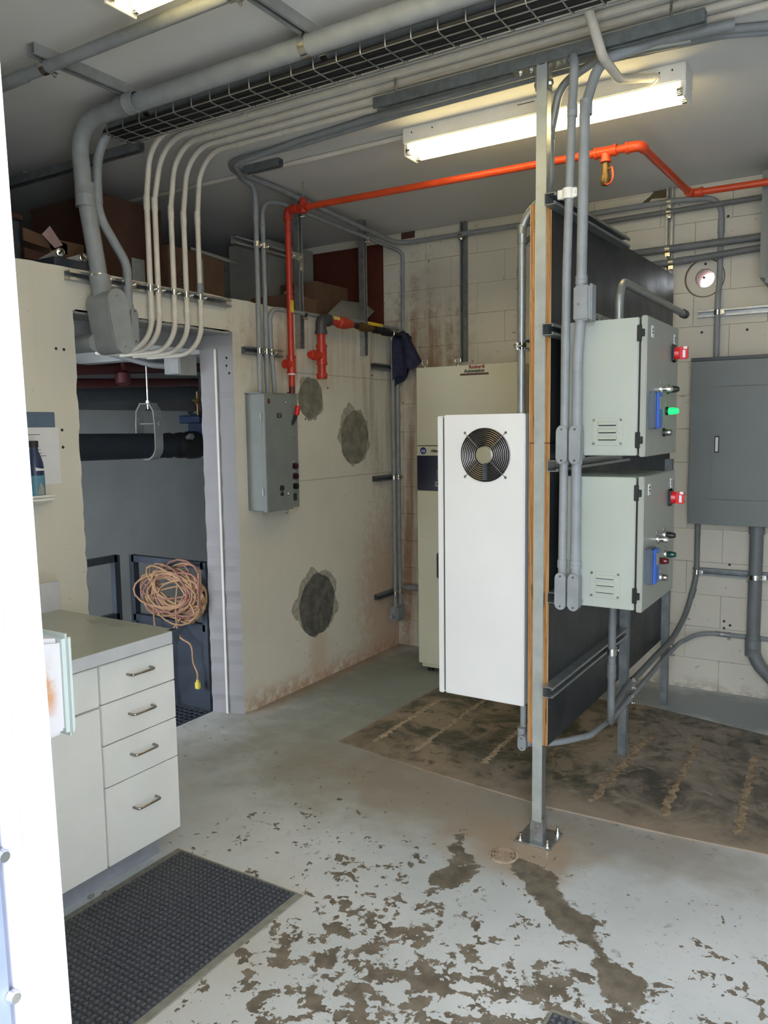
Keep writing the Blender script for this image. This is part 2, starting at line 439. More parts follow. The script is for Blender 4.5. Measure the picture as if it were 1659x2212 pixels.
def strut_bm(p0, p1, od, bm=None, W=.0205, D=.041, t=.003, l=.0105):
    """slotted C channel from p0 to p1, back at the line, open side toward od"""
    bm = bm or nb(); d = (V(p1)-V(p0)); od = V(od).normalized(); w = d.normalized().cross(od)
    pr = [(-W, 0), (W, 0), (W, D), (W-l, D), (W-l, D-.007), (W-l+t, D-.007), (W-l+t, D-t), (W-t, D-t), (W-t, t), (-W+t, t), (-W+t, D-t),
          (-W+l-t, D-t), (-W+l-t, D-.007), (-W+l, D-.007), (-W+l, D), (-W, D)]
    return prism(bm, [V(p0)+w*a+od*b for a, b in pr], d)
def strut(name, label, p0, p1, od, mat='galv', group=None, bolts=()):
    bm = strut_bm(p0, p1, od); ctr = (V(p0)+V(p1))/2
    if bolts:
        t = thing(name, label, 'channel', ctr, group)
        finish('channel', bm, mat, t, smooth=False)
        b2 = nb()
        for f in bolts:
            q = V(p0).lerp(V(p1), f); lathe(b2, q+V(od)*.002, od, [(0, .012), (.004, .012), (.004, .007), (.010, .006)], 8)
        finish('bolt', b2, 'zinc', t)
        return t
    o = finish(name, bm, mat, smooth=False); return tag(o, label, 'channel', group)
def shift(o, loc):
    pass
def clamp(parent, p, ax, od, r, mat='zinc'):
    """two piece strap around a pipe at p; ax pipe axis, od away from the channel"""
    ax = V(ax).normalized(); od = V(od).normalized(); s = ax.cross(od).normalized(); bm = nb()
    lathe(bm, V(p)-ax*.014, ax, [(0, r+.0005), (0, r+.0035), (.028, r+.0035), (.028, r+.0005)], 16, False)
    # ear with its screw at the side
    for k in (-.004, .004):
        q = V(p)+s*(r+.010)+od*k*1.8
        pts = [q+s*a+ax*b for a, b in ((-.010, -.014), (.012, -.014), (.012, .014), (-.010, .014))]
        prism(bm, pts, od*.003)
    cyl(bm, V(p)+s*(r+.014)-od*.016, V(p)+s*(r+.014)+od*.024, .0035, 8)
    lathe(bm, V(p)+s*(r+.014)+od*.012, od, [(0, .0075), (.007, .0075)], 6)
    return finish('pipe_clamp', bm, mat, parent)
def strap(parent, p, ax, od, r, mat='conduit_white'):
    ax = V(ax).normalized(); od = V(od).normalized(); s = ax.cross(od).normalized(); bm = nb()
    lathe(bm, V(p)-ax*.010, ax, [(0, r+.0004), (0, r+.003), (.020, r+.003), (.020, r+.0004)], 14, False)
    q = V(p)-od*(r-.001)
    prism(bm, [q+s*a+ax*b for a, b in ((r*.6, -.010), (r+.022, -.010), (r+.022, .010), (r*.6, .010))], od*.003)
    lathe(bm, q+s*(r+.012)+od*.003, od, [(0, .006), (.004, .005)], 8)
    return finish('strap', bm, mat, parent)
def coupling(parent, p, ax, r, L=.06, mat='conduit_grey', k=1.16):
    ax = V(ax).normalized(); bm = nb()
    lathe(bm, V(p)-ax*(L/2), ax, [(0, r*1.02), (0, r*k), (L*.48, r*k), (L*.5, r*(k+.03)), (L*.52, r*k), (L, r*k), (L, r*1.02)], 16, False)
    return finish('coupling', bm, mat, parent)
def conduit(name, label, pts, r, mat, rad=.12, group=None, cat='conduit', clamps=(), couplings=(), straps=(), seg=8, n=14, raw=False, cmat=None):
    path = pts if raw else fillet(pts, rad, seg)
    t = thing(name, label, cat, V(path[0]), group)
    finish('tube', sweep(nb(), path, r, n), mat, t)
    for p, ax, od in clamps: clamp(t, p, ax, od, r)
    for c in couplings: coupling(t, c[0], c[1], r, c[2] if len(c) > 2 else .06, cmat or mat)
    for p, ax, od in straps: strap(t, p, ax, od, r, cmat or mat)
    return t
def text(name, s, loc, right, upv, size, mat, parent, italic=0.0, bold=.0, align='LEFT', depth=.0006):
    cu = bpy.data.curves.new(name, 'FONT'); cu.body = s; cu.size = size; cu.extrude = depth; cu.shear = italic; cu.offset = bold; cu.align_x = align
    o = bpy.data.objects.new(name, cu); COL.objects.link(o)
    bpy.context.view_layer.update()
    me = bpy.data.meshes.new_from_object(o.evaluated_get(bpy.context.evaluated_depsgraph_get()))
    bpy.data.objects.remove(o)
    R = V(right).normalized(); U = V(upv).normalized(); N = R.cross(U)
    mt = Matrix(((R.x, U.x, N.x, loc[0]), (R.y, U.y, N.y, loc[1]), (R.z, U.z, N.z, loc[2]), (0, 0, 0, 1)))
    me.transform(mt); me.materials.clear(); me.materials.append(M[mat])
    o = bpy.data.objects.new(name, me); COL.objects.link(o); o.parent = parent; o.location = -world_of(parent)
    return o
def anchor(parent_loc, bm):
    return bm

# ================================================================== SETTING
rnd = random.Random(3)
def jag(a, b, n, amp, ax):
    out = []
    for k in range(1, n):
        q = V(a).lerp(V(b), k/n); q[ax] += rnd.uniform(-amp, amp); out.append(q)
    return out
floor = struct(finish('floor', bx(-.2, 4.5, .15, YB+.2, -.12, 0), 'floor', smooth=False))
pad = finish('equipment_pad', prism(nb(), [(.715, 3.32, 0), (1.3, 3.235, 0), (1.93, 3.178, 0), (2.45, 3.20, 0), (2.95, 3.25, 0), (2.95, 4.46, 0), (2.64, 4.52, 0), (1.98, 4.67, 0), (1.4, 4.62, 0), (.76, 4.47, 0)], (0, 0, .006)), 'pad', floor, smooth=False)
for i, (a, b, w, m) in enumerate((((.877, 3.40), (.876, 4.15), .022, 'ridge'), ((1.124, 3.396), (1.113, 4.37), .020, 'ridge'), ((1.49, 3.44), (1.477, 3.93), .022, 'ridge'),
                      ((2.069, 3.312), (2.107, 4.22), .030, 'ridge2'), ((2.368, 3.342), (2.342, 4.21), .026, 'ridge2'), ((2.66, 3.33), (2.62, 4.2), .024, 'ridge2'))):
    bm = nb(); n = 46; rows = []
    for k in range(n+1):
        q = V((a[0], a[1], 0)).lerp(V((b[0], b[1], 0)), k/n); s = (1 if 0 < k < n else .1)
        l, r2, h = (w*rnd.uniform(.25, 1.0)*s for _ in range(3)); o = rnd.uniform(-.008, .008)
        if i in (2, 3, 5) and rnd.random() < .3: h *= .2
        rows.append([bm.verts.new((q.x+o+dx, q.y+rnd.uniform(-.004, .004), z)) for dx, z in ((-l, .0062), (-l*.4, .006+h*.22), (r2*.4, .006+h*.18), (r2, .0062))])
    for p, q in zip(rows, rows[1:]):
        for k in range(3): bm.faces.new((p[k], p[k+1], q[k+1], q[k]))
    finish('grout_ridge', bm, m, floor, ang=60)
# floor drain, set in the floor
dr = thing('floor_drain', 'small round slotted drain cover in the floor before the steel post', 'drain', (1.915, 2.72, 0))
bm = nb(); lathe(bm, (1.915, 2.72, 0), (0, 0, 1), [(0, .058), (.003, .058), (.004, .054), (.004, .052), (.001, .051)], 28, False); finish('rim', bm, 'ridge', dr)
bm = nb()
for R0, R1 in ((.0, .010), (.015, .021), (.026, .032), (.037, .043), (.048, .052)):
    n = 28
    if R0 == 0: lathe(bm, (1.915, 2.72, .001), (0, 0, 1), [(0, R1), (.004, R1)], 16); continue
    lathe(bm, (1.915, 2.72, .001), (0, 0, 1), [(0, R0), (.004, R0), (.004, R1), (0, R1)], n, False)
for k in range(4):
    a = k*math.pi/4+.3; c, s = math.cos(a), math.sin(a)
    prism(bm, [(1.915+c*x-s*y, 2.72+s*x+c*y, .001) for x, y in ((-.05, -.005), (.05, -.005), (.05, .005), (-.05, .005))], (0, 0, .0036))
finish('grille', bm, pm('dusty_cast_iron', (168, 148, 126), .8, var=.2), dr)
bm = nb(); lathe(bm, (1.915, 2.72, .0004), (0, 0, 1), [(0, .05), (.0004, .05)], 20); finish('sump', bm, 'black', dr)

struct(finish('ceiling', bx(-3.0, 4.5, .25, YB+.2, CE, CE+.15), 'ceil', smooth=False))
# left wall with its ragged doorway
Y0, Y1, ZL, ZT = 2.353, 3.384, 2.19, 2.372
out = [V((0, .42, 0)), V((0, Y0, 0))]+jag((0, Y0, 0), (0, Y0, ZL), 60, .005, 1)+[V((0, Y0, ZL))]+jag((0, Y0, ZL), (0, Y1, ZL), 30, .004, 2)+[V((0, Y1, ZL))]
out += jag((0, Y1, ZL), (0, Y1, 0), 60, .004, 1)+[V((0, Y1, 0)), V((0, YB, 0)), V((0, YB, ZT))]+jag((0, YB, ZT), (0, .42, ZT), 90, .004, 2)+[V((0, .42, ZT))]
bm = nb(); A = [bm.verts.new(p) for p in out]
B = []
for p in out:
    q = p.copy(); q.x = -.2
    if abs(p.y-Y1) < .01 and p.z < ZL+.02: q.y -= .055
    B.append(bm.verts.new(q))
n = len(A); bm.faces.new(A); bm.faces.new(B[::-1])
for i in range(n): bm.faces.new((A[i], A[(i+1) % n], B[(i+1) % n], B[i]))
bm.normal_update()
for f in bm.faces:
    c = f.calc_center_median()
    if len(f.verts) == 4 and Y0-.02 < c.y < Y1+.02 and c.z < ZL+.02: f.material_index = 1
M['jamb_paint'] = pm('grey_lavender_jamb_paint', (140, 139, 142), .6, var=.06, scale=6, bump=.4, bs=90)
wall_left = struct(finish('wall_left', bm, ['wall', 'jamb_paint'], smooth=False))
finish('jamb_strip', prism(nb(), [(-.095, 3.352, 0), (-.105, 3.349, 0), (-.106, 3.343, 0), (-.094, 3.346, 0)], (0, 0, 2.1)), 'jamb_grey', wall_left, smooth=False)
finish('lintel_angle', bx(-.19, .0, Y0+.01, Y1-.02, ZL-.012, ZL+.006), 'galv_paint', wall_left, smooth=False)
finish('lintel_angle', bx(-.2, -.185, Y0-.05, Y1-.02, ZL-.09, ZL+.0), 'galv_paint', wall_left, smooth=False)
def disc(name, parent, c, ry, rz, mat, th, amp, seed):
    rr = random.Random(seed); n = 64; ph = [rr.uniform(0, 6.28) for _ in range(6)]; poly = []
    for k in range(n):
        a = 2*math.pi*k/n; f = 1+amp*(.5*math.sin(2*a+ph[0])+.4*math.sin(5*a+ph[1])+.35*math.sin(9*a+ph[2])+.5*rr.uniform(-.5, .5))
        poly.append((c[0], c[1]+ry*f*math.cos(a), c[2]+rz*f*math.sin(a)))
    return finish(name, prism(nb(), poly, (th, 0, 0)), mat, parent, smooth=False)
for i, (y, z, ry, rz) in enumerate(((4.085, 1.843, .122, .131), (4.572, 1.585, .165, .18), (4.105, .508, .19, .20))):
    disc('mortar_smear', wall_left, (0, y, z+(.02 if i else 0)), ry*(1.04+.05*i), rz*(1.06+.05*i), 'patch_rim', .002, .16, 11+i)
    disc('mortar_patch', wall_left, (0, y, z), ry, rz, 'patch_dark' if i == 2 else 'patch', .005, .05, 21+i)
# small drilled holes in the left wall
bm = nb()
for px, py in ((121, 753), (138, 755), (134, 929), (136, 966), (489, 773), (489, 790), (495, 806), (660, 905), (703, 805), (708, 838), (803, 797), (804, 811), (1, 1)):
    if px == 1: continue
    q = at(px, py, 0, 0); lathe(bm, (0, q.y, q.z), (1, 0, 0), [(0, .007), (.0012, .0065)], 10)
finish('drill_hole', bm, 'ink', wall_left)['kind'] = 'stuff'

# back wall: recessed backing and single blocks
wall_back = bpy.data.objects.new('wall_back', None)
HX, HZ, HR = 2.146, 2.510, .108
bm = nb(); yb0, yb1 = YB+.006, YB+.2
box(bm, -.21, HX-.12, yb0, yb1, -.1, CE+.1); box(bm, -3.0, -.21, yb0, yb1, 2.21, CE+.1); box(bm, HX+.12, 4.5, yb0, yb1, -.1, CE+.1)
box(bm, HX-.12, HX+.12, yb0, yb1, -.1, HZ-.12); box(bm, HX-.12, HX+.12, yb0, yb1, HZ+.12, CE+.1)
wall_back = struct(finish('wall_back', bm, 'block', smooth=False))
BW, BH = .4064, .2032; shared = {}
def block_mesh(w, h):
    key = (round(w, 3), round(h, 3))
    if key not in shared:
        b = bx(-w/2, w/2, 0, .02, -h/2, h/2, .0022, 1); bmesh.ops.recalc_face_normals(b, faces=b.faces)
        me = bpy.data.meshes.new('block'); b.to_mesh(me); b.free(); me.materials.append(M['block']); shared[key] = me
    return shared[key]
row = 0; z = 2.838-BH*14
while z < CE-.01:
    z1 = min(z+BH, CE); zz0 = max(z, 0.0)
    kz = round((z-2.838)/BH); off = 2.29 if kz % 2 == 0 else 2.0868
    x = off-BW*8
    while x < 3.3:
        x1 = x+BW; xc = max(x, -1.1)
        if zz0 < 2.3: xc = max(xc, -.2)
        if x1 > xc+.05 and z1-zz0 > .03:
            g = .0010
            me = block_mesh(x1-xc-g, z1-zz0-g)
            hit = xc < HX+HR+.01 and x1 > HX-HR-.01 and zz0 < HZ+HR+.01 and z1 > HZ-HR-.01
            if hit:
                cutb = nb(); lathe(cutb, (HX-(xc+x1)/2, -.1, HZ-(zz0+z1)/2), (0, 1, 0), [(0, HR+.003), (.4, HR+.003)], 40)
                bmesh.ops.recalc_face_normals(cutb, faces=cutb.faces)
                cm = bpy.data.meshes.new('cut'); cutb.to_mesh(cm); cutb.free(); co = bpy.data.objects.new('cut', cm); COL.objects.link(co)
                o = bpy.data.objects.new('block', me); COL.objects.link(o); md = o.modifiers.new('b', 'BOOLEAN'); md.object = co; md.operation = 'DIFFERENCE'; md.solver = 'EXACT'
                bpy.context.view_layer.update()
                m2 = bpy.data.meshes.new_from_object(o.evaluated_get(bpy.context.evaluated_depsgraph_get()))
                o.modifiers.clear(); o.data = m2; bpy.data.objects.remove(co)
            else:
                o = bpy.data.objects.new('block', me); COL.objects.link(o)
            o.location = ((xc+x1)/2, YB-.012+rnd.uniform(-.0007, .0007), (zz0+z1)/2); o.parent = wall_back
        x += BW
    z += BH
bm = nb(); lathe(bm, (HX, YB-.006, HZ), (0, 1, 0), [(0, .054), (0, HR-.004), (.004, HR), (.020, HR), (.020, .178), (.2, .178), (.2, .06), (0, .054)], 44, False)
finish('sleeve_mortar', bm, 'block', wall_back)
bm = nb(); lathe(bm, (HX, YB-.006, HZ), (0, 1, 0), [(.006, .0525), (.19, .058)], 32, False); finish('bare_bore', bm, pm('rusty_bore', (110, 66, 48), .9), wall_back)
bm = nb(); lathe(bm, (HX, YB-.0125, HZ), (0, 1, 0), [(0, HR+.001), (0, HR+.006), (.004, HR+.006), (.004, HR+.001)], 44, False); finish('caulk_ring', bm, pm('brown_caulk', (110, 92, 60), .8), wall_back)
bm = nb()
for px, py in ((1573, 467), (1614, 712), (1516, 718), (1521, 600), (1524, 570), (1564, 1342), (1577, 1351), (1564, 1357), (1576, 1220)):
    q = at(px, py, 1, YB-.012); lathe(bm, q, (0, -1, 0), [(0, .008), (.001, .0075)], 10)
finish('drill_hole', bm, 'ink', wall_back)['kind'] = 'stuff'
# loose mortar chunk and dark gap under the ceiling
finish('broken_mortar', prism(nb(), [(1.775, YB-.013, 3.0), (1.80, YB-.013, 2.985), (1.83, YB-.013, 3.012), (1.925, YB-.013, 3.005), (1.925, YB-.013, CE-.004), (1.84, YB-.013, CE-.004), (1.82, YB-.013, 3.03)], (0, .004, 0)), pm('crumbled_gap', (96, 84, 60), .9), wall_back, smooth=False)
finish('broken_mortar', bx(.06, .17, YB-.016, YB-.008, 3.005, CE-.004), 'card_dark', wall_back, smooth=False)

struct(finish('wall_right', bx(4.4, 4.55, .2, YB+.2, -.1, CE+.1), 'grey_room', smooth=False))
bm = nb(); box(bm, -.2, 2.32, .26, .42, 0, CE); box(bm, 2.32, 3.68, .26, .42, 2.9, CE); box(bm, 3.68, 4.5, .26, .42, 0, CE)
box(bm, -2.6, -.2, .26, .42, -1.6, .2); box(bm, -2.6, -.2, .26, .42, 2.15, CE)  # unseen gap left between these, added to let daylight into the next room
struct(finish('wall_front', bm, 'wall', smooth=False))
struct(finish('trim_1', bx(-3.0, 6.0, -5.0, .15, -.14, -.015), 'asphalt', smooth=False))     # concrete apron outside
# mezzanine deck over the next room, its back wall, and that room
struct(finish('trim_2', bx(-3.0, -.2, .0, YB, 2.21, 2.36), 'grey_room', smooth=False))
struct(finish('wall_mezzanine', bx(-3.1, -2.6, .0, YB, 2.3, CE), 'dark_room', smooth=False))
bm = nb(); box(bm, -2.6, -2.45, -1.0, 7.0, -1.6, 2.3); box(bm, -2.6, -.2, 7.0, 7.1, -1.6, 2.3); box(bm, -.2, -.05, YB+.2, 7.1, -1.6, 2.3); box(bm, -.2, -.05, .42, YB+.2, -1.6, -.12)
struct(finish('wall_next_room', bm, 'grey_room', smooth=False))
struct(finish('floor_next_room', bx(-2.6, -.2, -1.0, 7.0, -1.7, -1.6), 'dark_room', smooth=False))
struct(finish('ceiling_next_room', bx(-2.6, -.2, YB+.2, 7.1, 2.21, 2.36), 'grey_room', smooth=False))
finish_g = nb(); box(finish_g, -.95, -.2, 1.6, 3.325, -.06, -.012)
lp = struct(finish('floor_landing', finish_g, 'grating', smooth=False))
bm = nb()
for k in range(26): box(bm, -.94, -.205, 2.3+k*.04, 2.306+k*.04, -.012, -.001)
for k in range(19): box(bm, -.94+k*.04, -.935+k*.04, 2.3, 3.32, -.012, -.003)
finish('grate_bars', bm, 'rail', lp, smooth=False)['kind'] = 'stuff'

# door frame beside the camera (left edge of the picture); it leans about one degree
door = thing('door_1', 'white painted steel door frame at the left edge of the picture', 'door frame', (2.3, .3, 0)); del door['category']; del door['label']; door['kind'] = 'structure'
def tilt(o): o.data.transform(Matrix.Translation((2.5, .3, 1.5)) @ Matrix.Rotation(-.024, 4, 'Y') @ Matrix.Translation((-2.5, -.3, -1.5)))
o = finish('frame_face', bx(2.40, 2.573, .338, .3605, -.02, 2.90, .006, 3), 'white_frame', door); tilt(o)
o = finish('frame_stop', bx(2.40, 2.5645, .322, .338, -.02, 2.90, .006, 3), 'frame_shade', door); tilt(o)
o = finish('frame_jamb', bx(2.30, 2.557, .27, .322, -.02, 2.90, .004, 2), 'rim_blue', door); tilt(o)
bm = nb()
for q in (at(8, 1850, 0, 2.565), at(32, 2155, 0, 2.568)): lathe(bm, q, (1, 0, 0), [(-.004, .005), (.002, .004)], 10)
finish('frame_screw', bm, 'zinc', door)

# ================================================================== BASE CABINET, WORKTOP, MAT
FX = .855
cab = thing('base_cabinet', 'white laminate base cabinet with four handled drawers under the grey worktop', 'cabinet', (.5, 1.4, 0))
finish('carcass', bx(.20, FX-.02, .62, 2.062, .125, .862), 'lamin', cab, smooth=False)
finish('kick_board', bx(.22, .745, .64, 2.055, 0, .125), 'kick', cab, smooth=False)
def front(name, y0, y1, z0, z1, h=None):
    o = finish(name, bx(FX-.02, FX, y0+.002, y1-.002, z0+.002, z1-.002, .002, 2), 'lamin', cab)
    if h:
        ya, yb = h; zc = (z0+z1)/2 + (.03 if z1-z0 > .2 else .01)
        p = fillet([(FX-.002, ya, zc), (FX+.030, ya, zc), (FX+.030, yb, zc), (FX-.002, yb, zc)], .012, 5)
        finish('handle', sweep(nb(), p, .0045, 10), 'chrome', o)
zs = (.855, .714, .567, .415, .128)
for a, b in zip(zs, zs[1:]): front('drawer', 1.732, 2.071, b, a, (1.848, 1.952))
front('drawer', 1.18, 1.728, .712, .855); front('door', 1.18, 1.728, .128, .708)
front('drawer', .63, 1.176, .712, .855); front('door', .63, 1.176, .128, .708)
wt = thing('worktop', 'grey-green laminate worktop with pale edging on the white cabinet', 'worktop', (.5, 1.4, .87))
finish('top', bx(.18, .873, .60, 2.075, .865, .908, .002, 1), 'worktop', wt)
finish('edging', bx(.873, .877, .60, 2.045, .864, .9085), 'wt_edge', wt, smooth=False)
finish('end_cap', bx(.845, .879, 2.046, 2.082, .864, .909, .002), 'rail', wt)
finish('upstand', bx(.160, .180, .60, 2.082, .865, 1.03, .003), 'wt_edge', wt)
# soap bottle on a small bracket shelf and notice on the left wall
q = thing('wall_bracket', 'small white moulded bracket on the left wall under the dark bottle', 'bracket', (0, 2.09, 1.36))
bm = nb(); prism(bm, [(0, 2.02, 1.372), (.085, 2.02, 1.372), (.085, 2.02, 1.362), (.0, 2.02, 1.335)], (0, .125, 0)); finish('shelf', bm, 'white_plastic', q, smooth=False)
bm = nb(); sweep(bm, [(.01, 2.02, 1.38), (.085, 2.02, 1.38), (.085, 2.145, 1.38), (.01, 2.145, 1.38)], .006, 8); finish('rim', bm, 'white_plastic', q)
q = thing('soap_bottle', 'dark blue plastic bottle with teal label against the notice on the left wall', 'bottle', (.045, 2.085, 1.372))
bm = nb(); lathe(bm, (.045, 2.088, 1.373), (0, 0, 1), [(0, .030), (.006, .037), (.12, .037), (.15, .034), (.18, .026), (.20, .018), (.215, .017)], 20); finish('body', bm, 'bottle', q)
bm = nb(); lathe(bm, (.045, 2.088, 1.588), (0, 0, 1), [(0, .020), (.026, .020), (.028, .016)], 16); finish('cap', bm, 'ink', q)
bm = nb(); lathe(bm, (.045, 2.088, 1.385), (0, 0, 1), [(.0, .0375), (.085, .0375)], 20, False); finish('label', bm, 'teal', q)
bm = nb(); prism(bm, [(.0832, 2.07, 1.39), (.0832, 2.10, 1.39), (.0832, 2.10, 1.42), (.0832, 2.085, 1.445)], (.0006, 0, 0)); finish('label_mark', bm, 'card_grey', q)
bm = nb(); prism(bm, [(.0832, 2.066, 1.49), (.0832, 2.108, 1.49), (.0832, 2.108, 1.498), (.0832, 2.085, 1.500), (.0832, 2.066, 1.505)], (.0006, 0, 0)); finish('label_mark', bm, 'paper', q)
q = thing('paper_notice', 'white paper notice with slate blue heading on the left wall by the doorway', 'notice', (0, 2.15, 1.42))
finish('sheet', bx(.0005, .004, 1.93, 2.243, 1.425, 1.672), 'paper', q, smooth=False)
finish('heading', bx(.0005, .006, 1.93, 2.226, 1.672, 1.738), 'header_blue', q, smooth=False)
bm = nb()
for k, (y1, zz) in enumerate(((2.15, 1.640), (2.15, 1.575), (2.155, 1.56), (2.175, 1.548))): box(bm, .004, .0044, 2.04, y1, zz, zz+.003)
finish('print_lines', bm, 'header_blue', q, smooth=False)['kind'] = 'stuff'

# small weathered box on the inside of the front wall by the frame
q = thing('switch_box', 'stained white box with pale green lid beside the door frame', 'box', (2.18, .42, 1.3))
bm = nb(); v = [(2.06, .42, 1.243), (2.2, .42, 1.243), (2.2, .638, 1.256), (2.06, .638, 1.256), (2.06, .42, 1.425), (2.2, .42, 1.425), (2.2, .638, 1.383), (2.06, .638, 1.383)]
vv = [bm.verts.new(p) for p in v]
for f in ((0, 3, 2, 1), (4, 5, 6, 7), (0, 1, 5, 4), (1, 2, 6, 5), (2, 3, 7, 6), (3, 0, 4, 7)): bm.faces.new([vv[i] for i in f])
bmesh.ops.bevel(bm, geom=list(bm.edges), offset=.006, segments=2, affect='EDGES')
t_ = NT('rust_stained_plastic'); m_ = t_.math('MULTIPLY', t_.blob((2.2, .615, 1.32), (.05, .012, .04), .8), t_.ramp(t_.noise(30, 4), .4, .6))
M['stained'] = t_.done(t_.mix(m_, lin((196, 194, 196)), lin((186, 140, 104))), .5)
finish('body', bm, 'stained', q)
finish('lid', bx(2.05, 2.204, .638, .652, 1.250, 1.388, .006, 2), 'gasket', q)

def ribbed_mat(name, label, x0, x1, y0, y1, pitch=.021):
    t = thing(name, label, 'mat', ((x0+x1)/2, (y0+y1)/2, 0))
    finish('edge', bx(x0, x1, y0, y1, 0, .004, .002), 'mat_edge', t)
    e = .020; x0 = round(x0/pitch)*pitch; x1 = round(x1/pitch)*pitch; y0 = round(y0/pitch)*pitch; y1 = round(y1/pitch)*pitch; e = pitch; nx = round((x1-x0)/pitch)-2; ny = round((y1-y0)/pitch)-2; s = 5
    X = np.linspace(x0+e, x1-e, nx*s+1); Y = np.linspace(y0+e, y1-e, ny*s+1)
    gx, gy = np.meshgrid(X, Y); px = (gx-x0-e)/(x1-x0-2*e)*nx; py = (gy-y0-e)/(y1-y0-2*e)*ny
    h = .0045+.0065*np.clip(np.abs(np.sin(px*np.pi)*np.sin(py*np.pi))*1.25, 0, 1)
    vs = np.stack([gx, gy, h], -1).reshape(-1, 3); w = nx*s+1; H = ny*s+1
    ii = (np.arange(H-1)[:, None]*w+np.arange(w-1)[None, :]).reshape(-1)
    fc = np.stack([ii, ii+1, ii+w+1, ii+w], -1)
    me = bpy.data.meshes.new('pile'); me.from_pydata(vs.tolist(), [], fc.tolist()); me.materials.append(M['mat'])
    o = bpy.data.objects.new('pile', me); COL.objects.link(o); o.parent = t; o.location = -V(t.location); o['kind'] = 'stuff'
    return t
ribbed_mat('floor_mat', 'charcoal ribbed floor mat in front of the white drawer cabinet', .788, 1.416, .75, 2.112)
ribbed_mat('door_mat', 'corner of a dark mat at the bottom edge of the picture', 2.362, 3.3, 1.3, 2.03)

# ================================================================== STEEL POST, PANEL, RAILS
post = thing('steel_post', 'tall slotted steel post on a bolted base plate by the floor drain', 'post', (1.987, 2.905, 0))
PX0, PX1, PY0 = 1.967, 2.008, 2.884
finish('channel', strut_bm((1.9875, PY0+.041, .01), (1.9875, PY0+.041, 2.949), (0, -1, 0)), 'galv', post, smooth=False)
finish('front_web', bx(PX0+.001, PX1-.001, PY0-.002, PY0+.001, .012, 2.945), 'post_web', post, smooth=False)
bm = nb(); box(bm, 1.911, 2.061, 2.838, 2.989, 0, .008, .002); finish('base_plate', bm, 'galv', post)
bm = nb(); box(bm, PX0-.004, PX1+.004, PY0-.006, PY0-.002, .008, .085); box(bm, PX1+.0005, PX1+.005, PY0-.004, PY0+.045, .008, .10)
for zz in (.03, .065): lathe(bm, (1.9875, PY0-.006, zz), (0, -1, 0), [(0, .010), (.005, .009)], 6)
finish('post_socket', bm, 'galv', post, smooth=False)
for x, y in ((1.93, 2.856), (2.043, 2.856), (2.043, 2.972), (1.93, 2.972)):
    bm = nb(); lathe(bm, (x, y, .008), (0, 0, 1), [(0, .014), (.002, .014), (.002, .009), (.010, .009), (.010, .005), (.028, .005)], 10); finish('anchor_bolt', bm, 'zinc', post)
for s in (-1, 1):
    x = 1.9875; bm = nb()
    box(bm, *sorted((x+s*.0215, x+s*.026)), PY0+.002, PY0+.038, 2.86, 2.946); box(bm, *sorted((x+s*.0215, x+s*.115)), PY0+.002, PY0+.038, 2.943, 2.9475)
    for k in (.05, .092): lathe(bm, (x+s*k, PY0+.02, 2.943), (0, 0, -1), [(0, .010), (.008, .010), (.008, .005), (.014, .005)], 6)
    lathe(bm, (x+s*.026, PY0+.02, 2.885), (s, 0, 0), [(0, .010), (.008, .010)], 6)
    finish('angle_bracket', bm, 'zinc', post)
strut('strut_channel', 'long slotted channel under the ceiling carried on top of the steel post', (1.262, 2.905, 2.990), (2.54, 2.905, 2.990), (0, 0, -1), 'galv_dark')
for x in (1.36, 2.43):
    bm = nb(); cyl(bm, (x, 2.905, 2.987), (x, 2.905, CE), .005, 8); o = finish('hanger_rod', bm, 'zinc'); tag(o, 'short threaded rod holding the %s end of the long channel to the ceiling' % ('left' if x < 2 else 'right'), 'rod', 'rods above the long channel')

def ply_sheet(name, label, x0, x1, corners):
    """corners: (y, z) polygon; near edge shows its layers"""
    t = thing(name, label, 'plywood', ((x0+x1)/2, 3.8, corners[0][1]))
    finish('sheet', prism(nb(), [(x0, y, z) for y, z in corners], (x1-x0, 0, 0)), 'ply', t, smooth=False)
    ya = corners[0][0]; za, zb = corners[0][1], corners[-1][1]; n = 7; w = (x1-x0)/n
    for k in range(n):
        d = .0035 if k % 2 == 0 else .0022
        finish('veneer', bx(x0+k*w+.0002, x0+(k+1)*w-.0002, ya-d, ya+.001, za+.0005, zb-.0005), 'ply_edge' if k % 2 == 0 else 'ply_edge_dark', t, smooth=False)
    return t
XR0, XR1, XL0, XL1, YP = 2.0085, 2.028, 1.946, 1.9665, 2.889
ply_sheet('plywood_sheet', 'upper black plywood sheet behind the two grey enclosures', XR0, XR1, [(YP, 1.586), (4.87, 1.605), (4.87, 2.50), (YP, 2.455)])
ply_sheet('plywood_sheet', 'lower black plywood sheet under the two grey enclosures', XR0, XR1, [(YP, .402), (4.90, .385), (4.87, 1.603), (YP, 1.584)])
ply_sheet('plywood_sheet', 'upper left plywood sheet whose raw edge shows left of the post', XL0, XL1, [(YP, 1.586), (4.87, 1.600), (4.87, 2.48), (YP, 2.462)])
ply_sheet('plywood_sheet', 'lower left plywood sheet whose raw edge shows beside the white fan cabinet', XL0, XL1, [(YP, .402), (4.87, .402), (4.87, 1.598), (YP, 1.584)])
G = 'channels on the black plywood board'
strut('strut_channel', 'slotted channel along the top of the black plywood board', (XR1, 2.81, 2.452), (XR1, 3.79, 2.475), (1, 0, 0), 'galv_dark', G)
strut('strut_channel', 'slotted channel end beside the top of the upper grey enclosure', (XR1, 2.80, 1.995), (XR1, 3.86, 1.995), (1, 0, 0), 'galv_dark', G)
strut('strut_channel', 'slotted channel in the gap between the two grey enclosures', (XR1, 2.86, 1.500), (XR1, 3.86, 1.500), (1, 0, 0), 'galv', G)
